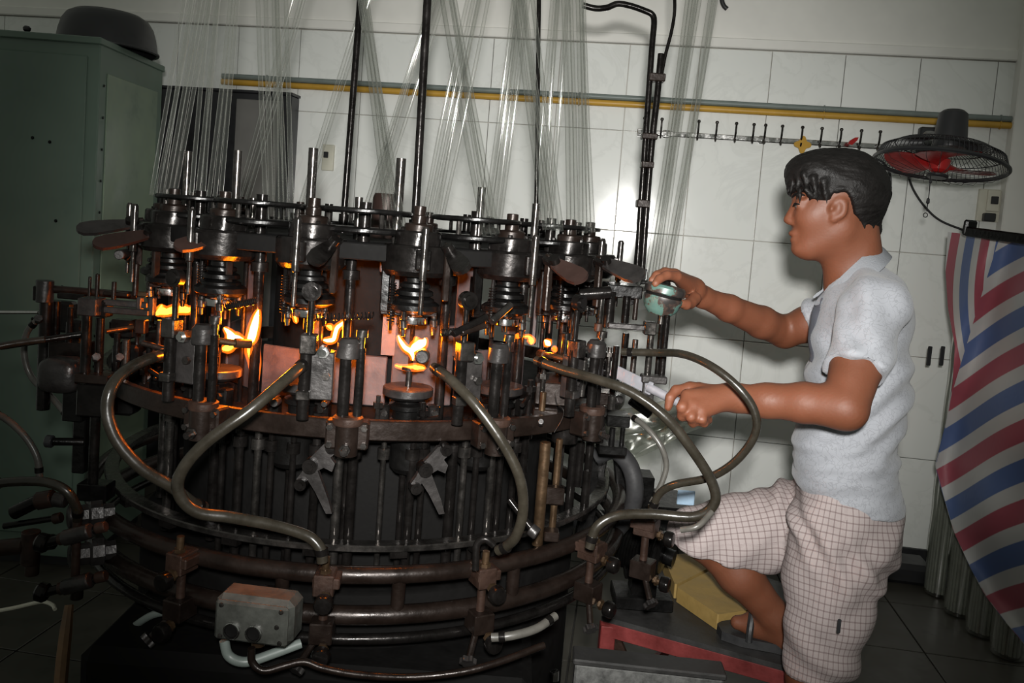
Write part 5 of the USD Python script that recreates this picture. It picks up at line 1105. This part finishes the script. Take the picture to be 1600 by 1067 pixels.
# hair: a cap with a ragged fringe, sideburns and nape
hf = Field(hc - A([.20, .20, .19]), hc + A([.20, .20, .17]), .0036)
hf.ell(H(1309, 297), (.0985, .080, .086), HB, .01); hf.ell(H(1322, 304), (.078, .079, .080), HB, .015); hf.cone(H(1340, 328), H(1353, 358), .052, .030, .02); hf.ell(H(1280, 272), (.068, .070, .048), HB, .015)
cutp = [(1228, 306), (1246, 300), (1258, 302), (1266, 314), (1276, 318), (1297, 317), (1302, 306), (1322, 303), (1329, 314), (1334, 334), (1346, 352), (1358, 374), (1368, 420), (1180, 470), (1180, 306)]
from shapely.geometry import Polygon as _PP
from shapely import contains_xy, distance as _sd, points as _pts
o2 = H(1300, 320); cp = A([[(P(a, b, 1.71) - o2) @ FA, (P(a, b, 1.71) - o2) @ UP] for a, b in cutp]); pgc = _PP(cp)
def cutfn(p):
    x, z = (p - o2) @ FA, (p - o2) @ UP; d = _sd(pgc.exterior, _pts(x.ravel(), z.ravel())).reshape(x.shape); ins = contains_xy(pgc, x.ravel(), z.ravel()).reshape(x.shape); return np.where(ins, -d, d)
hf.put(cutfn, hc - .2, hc + .2, .006, 'cut')
for s_ in (-1, 1):
    for (a, b, r0, sd0, sd1) in (((1240, 274), (1236, 308), .008, .018, .024), ((1250, 272), (1247, 313), .007, .036, .046), ((1258, 276), (1268, 316), .007, .056, .066), ((1272, 282), (1280, 318), .007, .066, .0715), ((1288, 288), (1293, 319), .007, .070, .0735),
                                 ((1236, 280), (1231, 303), .010, .006, .008), ((1330, 300), (1336, 336), .010, .072, .071), ((1345, 320), (1350, 358), .011, .064, .056), ((1360, 330), (1362, 372), .011, .046, .040), ((1252, 300), (1252, 320), .005, .054, .058), ((1262, 300), (1274, 313), .006, .068, .072)):
        hf.cone(H(*a, sd0 * s_), H(*b, sd1 * s_), r0, .0022, .006)
hm = hf.mesh(2)
v = np.array(hm.vertices); nrm = np.array(hm.vertex_normals); q = (v - hc) @ HB
ang = np.arctan2(q[:, 1], q[:, 2] + .02); v += nrm * ((meshkit.fbm(np.stack([q[:, 0] * 26, ang * 9, q[:, 2] * 12], 1), 3)[:, None] - .5) * .0045 + (meshkit.noise(np.stack([q[:, 0] * 40 + q[:, 2] * 60, ang * 46, q[:, 2] * 16], 1))[:, None] - .5) * .0028)
obj('hair', (v, np.array(hm.faces)), M['hair'], man, smooth=True)
# polo shirt
M['shirt'] = usdkit.material(stage, L + 'shirt', {'tc': ('texture_coordinate', {}), 'v': ('voronoi_texture', {'feature': 'distance_to_edge', 'scale': 62.0}), 'n': ('noise_texture', {'scale': 22.0, 'detail': 3.0}), 'mx': ('mix_vector', {'fac': .10}),
    'mr': ('map_range', {'from_min': .02, 'from_max': .07, 'to_min': 0.0, 'to_max': 1.0, 'clamp': True}), 'r': ('rgb_ramp', {'ramp': [(0, (.215, .222, .24)), (1, (.262, .271, .293))]}),
    'n2': ('noise_texture', {'scale': 420.0, 'detail': 2.0}), 'b': ('bump', {'strength': .25, 'distance': .0015}), 'p': ('principled_bsdf', {'roughness': .85, 'specular_ior_level': .2, 'sheen_weight': .15})},
    [('tc.object', 'n.vector'), ('tc.object', 'mx.a'), ('n.color', 'mx.b'), ('mx.result', 'v.vector'), ('v.distance', 'mr.value'), ('mr.result', 'r.fac'), ('r.color', 'p.base_color'), ('tc.object', 'n2.vector'), ('n2.fac', 'b.height'), ('b.normal', 'p.normal')], surface='p.BSDF')
M['collar'] = mat('collar', (.19, .20, .216), .85, 0, .08, 60, .3, 300)
M['placket'] = mat('placket', (.14, .155, .195), .85, 0, .1, 40, .2, 300)
S = Field(B.lo + A([.0, 0, .5]), B.lo + B.h * (B.n - 1), .0050); S.uv = (FA, SD)
hem = P(1325, 772, 1.71)
def half(o, n): n = n / np.linalg.norm(n); return lambda p: -((p - o) @ n)      # the solid on the n side of o
aL = (J['elL'] - J['shL']); aR = (J['elR'] - J['shR'])
hL_ = mix(J['shL'], J['elL'], .66); hR_ = mix(J['shR'], J['elR'], .50)
S.cone(J['shL'], mix(J['shL'], J['elL'], .78), .056, .0575, .02); S.cone(J['shR'], mix(J['shR'], J['elR'], .65), .052, .052, .03)
S.put(half(hL_, aL), *bbox(hL_, hL_ + aL * .3, r=.13), k=.003, mode='cut', pad=0)
S.put(half(hR_, aR), *bbox(hR_, hR_ + aR * .5, r=.12), k=.003, mode='cut', pad=0)
S.slab([(P(1346, 418, 1.72), .040, .060), (P(1347, 440, 1.72), .062, .088), (P(1345, 474, 1.72), .086, .135), (P(1345, 500, 1.72), .093, .160), (P(1343, 560, 1.72), .100, .162), (P(1338, 620, 1.72), .106, .160), (P(1320, 680, 1.72), .103, .156), (P(1318, 730, 1.715), .104, .156), (P(1328, 766, 1.715), .105, .162), (P(1330, 790, 1.715), .106, .164)], .014)
S.cone(P(1352, 450, 1.70), J['shL'] + UP * .004, .046, .054, .03); S.cone(P(1340, 456, 1.74), J['shR'] + UP * .002, .044, .050, .03)
S.ell(P(1388, 484, 1.70), (.034, .11, .062), HB, .04)
S.put(lambda p: np.maximum(p[..., 2] - (hem[2] + .012 * ((p - hem) @ FA) / .1), -9), B.lo - 1, A([9, 9, hem[2] + .05]), k=.006, mode='cut', pad=0)
neck = P(1318, 430, 1.72)
S.cone(P(1330, 380, 1.71), P(1334, 436, 1.72), .058, .050, .006, 'cut'); S.cone(P(1300, 410, 1.72), P(1296, 452, 1.72), .040, .026, .008, 'cut')
sm = S.mesh(3); v = np.array(sm.vertices); nrm = np.array(sm.vertex_normals)
q = (v - hem) @ HB; zz = q[:, 2]; wa = np.exp(-((zz - .07) / .07) ** 2)
fold = wa * .0065 * (meshkit.fbm(np.stack([q[:, 0] * 5, q[:, 1] * 6, zz * 34 + q[:, 0] * 7], 1), 3) - .5) * 2.2 + wa * .002 * np.sin(zz * 190 + 9 * meshkit.fbm(q * 9, 2) + q[:, 0] * 22) + np.exp(-((zz - .22) / .12) ** 2) * .006 * np.sin((zz * .8 + q[:, 0] * .75) * 110 + 4 * meshkit.fbm(q * 7 + 3, 2)) + .006 * (meshkit.fbm(q * 13, 3) - .5) + np.exp(-((zz - .40) / .1) ** 2) * .004 * np.sin((zz * .5 - q[:, 0]) * 90 + 4 * meshkit.fbm(q * 8 + 9, 2))
v += nrm * fold[:, None]
shirt = obj('polo_shirt', (v, np.array(sm.faces)), M['shirt'], man, smooth=True, label='pale grey patterned short sleeved polo shirt')
def ruled(up, lo_, th, nm, m, par):                   # a cloth band between two edges
    u_, l_ = spline(up, 5), spline(lo_, 5); md = (u_ + l_) / 2; tg = np.gradient(md, axis=0); nn = np.cross(tg, l_ - u_); nn /= np.linalg.norm(nn, axis=1, keepdims=True); md = md + nn * 0
    vv, ff = [], []
    for i in range(len(u_)): vv += [u_[i] - nn[i] * th, md[i] - nn[i] * th * 1.6, l_[i] - nn[i] * th, l_[i] + nn[i] * th, md[i] + nn[i] * th * 1.6, u_[i] + nn[i] * th]
    for i in range(len(u_) - 1):
        for j in range(6): a_, b_ = i * 6 + j, i * 6 + (j + 1) % 6; ff += [[a_, b_, b_ + 6], [a_, b_ + 6, a_ + 6]]
    for e in (0, (len(u_) - 1) * 6): ff += [[e, e + 1, e + 4], [e, e + 4, e + 5], [e + 1, e + 2, e + 3], [e + 1, e + 3, e + 4]]
    return obj(nm, MB().add(vv, ff), m, par, smooth=50)
cu_ = [(1286, 459, .022), (1298, 448, .044), (1322, 424, .060), (1352, 396, .050), (1369, 379, 0), (1358, 388, -.046), (1328, 412, -.060), (1300, 440, -.042), (1284, 455, -.020)]
cl_ = [(1274, 475, .030), (1307, 466, .066), (1342, 446, .088), (1378, 418, .075), (1393, 402, 0), (1380, 410, -.075), (1344, 434, -.086), (1306, 452, -.060), (1270, 466, -.026)]
ruled([P(a, b, 1.715) + SD * c for a, b, c in cu_], [P(a, b, 1.715) + SD * c for a, b, c in cl_], .002, 'collar', M['collar'], shirt)
fcs = np.array(sm.faces); vs_ = np.array(shirt.GetAttribute('points').Get()); fc_ = vs_[fcs].mean(1); o3 = P(1266, 512, 1.72); dl_ = (fc_ - o3)
pm = (dl_ @ FA > -.03) & (np.abs(dl_ @ SD - .005) < .042) & (np.abs(dl_ @ UP) < .065) & (np.einsum('ij,j->i', np.cross(vs_[fcs[:, 1]] - vs_[fcs[:, 0]], vs_[fcs[:, 2]] - vs_[fcs[:, 0]]), FA) > 0)
if pm.any():
    us, inv = np.unique(fcs[pm], return_inverse=True); inv = inv.reshape(-1, 3); nv = nrm[us]; n0 = len(us)
    obj('placket', (np.vstack([vs_[us] + nv * .0028, vs_[us] - nv * .001]), np.vstack([inv, inv[:, ::-1] + n0])), M['placket'], shirt, smooth=True, label='blue-grey buttoned placket on the chest')
# checked shorts, each leg with its own run of the check
M['shorts'] = usdkit.material(stage, L + 'shorts', {'u': ('uvmap', {'attribute': 'st'}), 's': ('separate_xyz', {}), 'fx': ('math', {'math_type': 'fraction'}), 'fy': ('math', {'math_type': 'fraction'}),
    'lx': ('math', {'math_type': 'less_than', 'value2': .20}), 'ly': ('math', {'math_type': 'less_than', 'value2': .20}), 'ad': ('math', {'math_type': 'add'}), 'sc': ('math', {'math_type': 'multiply', 'value2': .5}),
    'r': ('rgb_ramp', {'ramp': [(0, (.31, .266, .258)), (.5, (.21, .168, .164)), (1, (.145, .112, .108))]}), 'tc': ('texture_coordinate', {}), 'n2': ('noise_texture', {'scale': 300.0}), 'b': ('bump', {'strength': .2, 'distance': .001}), 'p': ('principled_bsdf', {'roughness': .85, 'specular_ior_level': .2})},
    [('u.UV', 's.vector'), ('s.x', 'fx.value1'), ('s.y', 'fy.value1'), ('fx.value', 'lx.value1'), ('fy.value', 'ly.value1'), ('lx.value', 'ad.value1'), ('ly.value', 'ad.value2'), ('ad.value', 'sc.value1'), ('sc.value', 'r.fac'), ('r.color', 'p.base_color'), ('tc.object', 'n2.vector'), ('n2.fac', 'b.height'), ('b.normal', 'p.normal')], surface='p.BSDF')
T = Field(B.lo + A([-.02, -.02, .3]), P(1330, 720, 1.72) + A([.30, .30, 0]), .0055); T.uv = (FA, SD)
T.slab([(P(1318, 730, 1.715), .094, .145), (P(1326, 775, 1.715), .101, .155), (P(1322, 830, 1.715), .106, .162), (P(1318, 870, 1.715), .095, .155)], .03)
T.ell(P(1362, 812, 1.715), (.058, .14, .075), HB, .04)
hipL, hipR = P(1303, 832, 1.635), P(1296, 815, 1.80)
kl = P(1276, 1058, 1.60); T.cone(hipL, kl, .088, .066, .03); T.cone(mix(hipL, kl, .3) - FA * .012, mix(hipL, kl, .75) - FA * .004, .082, .070, .03)
kr_ = J['knR'] + FA * .01; T.cone(hipR, kr_ + UP * -.008, .105, .074, .03); T.cone(mix(hipR, kr_, .6) - UP * .05, kr_ - UP * .055 - FA * .05, .055, .045, .04)
kz = P(1285, 1049, 1.6)
T.put(lambda p: (p[..., 2] - kz[2] + .10 * ((p - kz) @ FA) * 1.0), *bbox(kz - UP * .12, r=.16), k=.006, mode='cut', pad=0)
hemR0, hemR1 = P(1062, 846, 1.78), P(1205, 888, 1.82)
# the raised leg's opening faces down and forward
hd = (hemR1 - hemR0) / np.linalg.norm(hemR1 - hemR0); dn = -UP - hd * (-UP @ hd); dn -= SD * (dn @ SD); dn /= np.linalg.norm(dn)
T.put(half(hemR0, dn), *bbox(hemR0 + dn * .07, hemR1 + dn * .07 + FA * .06, r=.13), k=.006, mode='cut', pad=0)
tm_ = T.mesh(3); v = np.array(tm_.vertices); nrm = np.array(tm_.vertex_normals); q = (v - hem) @ HB
v += nrm * (.017 * (meshkit.fbm(q * 9 + 2, 3) - .5) + np.exp(-((q[:, 2] + .06 - .5 * (q[:, 0] - .06)) / .05) ** 2) * .006 * np.sin((q[:, 2] * .55 - q[:, 0]) * 120 + 6 * meshkit.fbm(q * 7, 2)) + .004 * np.sin(q[:, 0] * 60 + q[:, 2] * 45 + 5 * meshkit.fbm(q * 6, 2)) * np.exp(-((q[:, 2] + .12) / .16) ** 2) + .005 * np.sin(q[:, 2] * 70 - q[:, 0] * 30 + 5 * meshkit.fbm(q * 8, 2)) * np.exp(-((q[:, 2] + .33) / .1) ** 2))[:, None]
f = np.array(tm_.faces); fc = v[f].mean(1)
axR = (kr_ - hipR) / np.linalg.norm(kr_ - hipR)
def dseg(p, a, b): t = np.clip((p - a) @ (b - a) / ((b - a) @ (b - a)), 0, 1); return np.linalg.norm(p - a - t[:, None] * (b - a), axis=1)
far = (dseg(fc, hipR + axR * .08, kr_) < dseg(fc, hipL, kl)) & ((fc - hem) @ FA > .055)
CELL = .0135
def uv_axis(p, a, ax, r, back):
    ax = ax / np.linalg.norm(ax); x = back - ax * (back @ ax); x /= np.linalg.norm(x); y = np.cross(ax, x)
    th = np.arctan2((p - a) @ y, (p - a) @ x); return np.stack([th * r / CELL, (p - a) @ ax / CELL], 1)
vv, uu, ff, nb = [], [], [], 0
for msk, ar in ((~far, (hipL, kl - hipL, .105, fwd * .9 - FA * .2)), (far, (hipR, kr_ - hipR, .09, fwd))):
    used, inv = np.unique(f[msk], return_inverse=True); vv.append(v[used]); uu.append(uv_axis(v[used], *ar)); ff.append(inv.reshape(-1, 3) + nb); nb += len(used)
obj('checked_shorts', (np.vstack(vv), np.vstack(ff)), M['shorts'], man, smooth=True, uv=np.vstack(uu), label='pale beige shorts with a small brown check')
obj('pocket_tag', MB().box(P(1311, 978, 1.475), [.006, .004, .026], CQ, ch=.001), M['black_plastic'], man)
# sandals
for an, gz, nm in ((J['anL'], .0, 'near'), (J['anR'], PLZ, 'far')):
    c = an * A([1, 1, 0]) + FA * .045 + UP * (gz + .011)
    poly = [(-.105, -.030), (-.09, -.038), (0, -.036), (.07, -.047), (.115, -.036), (.13, 0), (.115, .034), (.07, .044), (0, .034), (-.09, .038), (-.105, .030)]
    sd = obj('sandal', MB().prism(poly, frame(c, UP, FA), .020), M['black_rubber'], None, label='dark sandal on the worker\'s foot on the platform' if gz else 'dark sandal under the worker\'s standing leg', cat='sandal')
    arc = [c + FA * .055 + SD * (.045 * math.cos(a)) + UP * (.006 + .060 * math.sin(a)) for a in np.linspace(0, PI, 9)]
    obj('strap', MB().tube(spline(arc, 3), .008, 8), M['black_rubber'], sd)
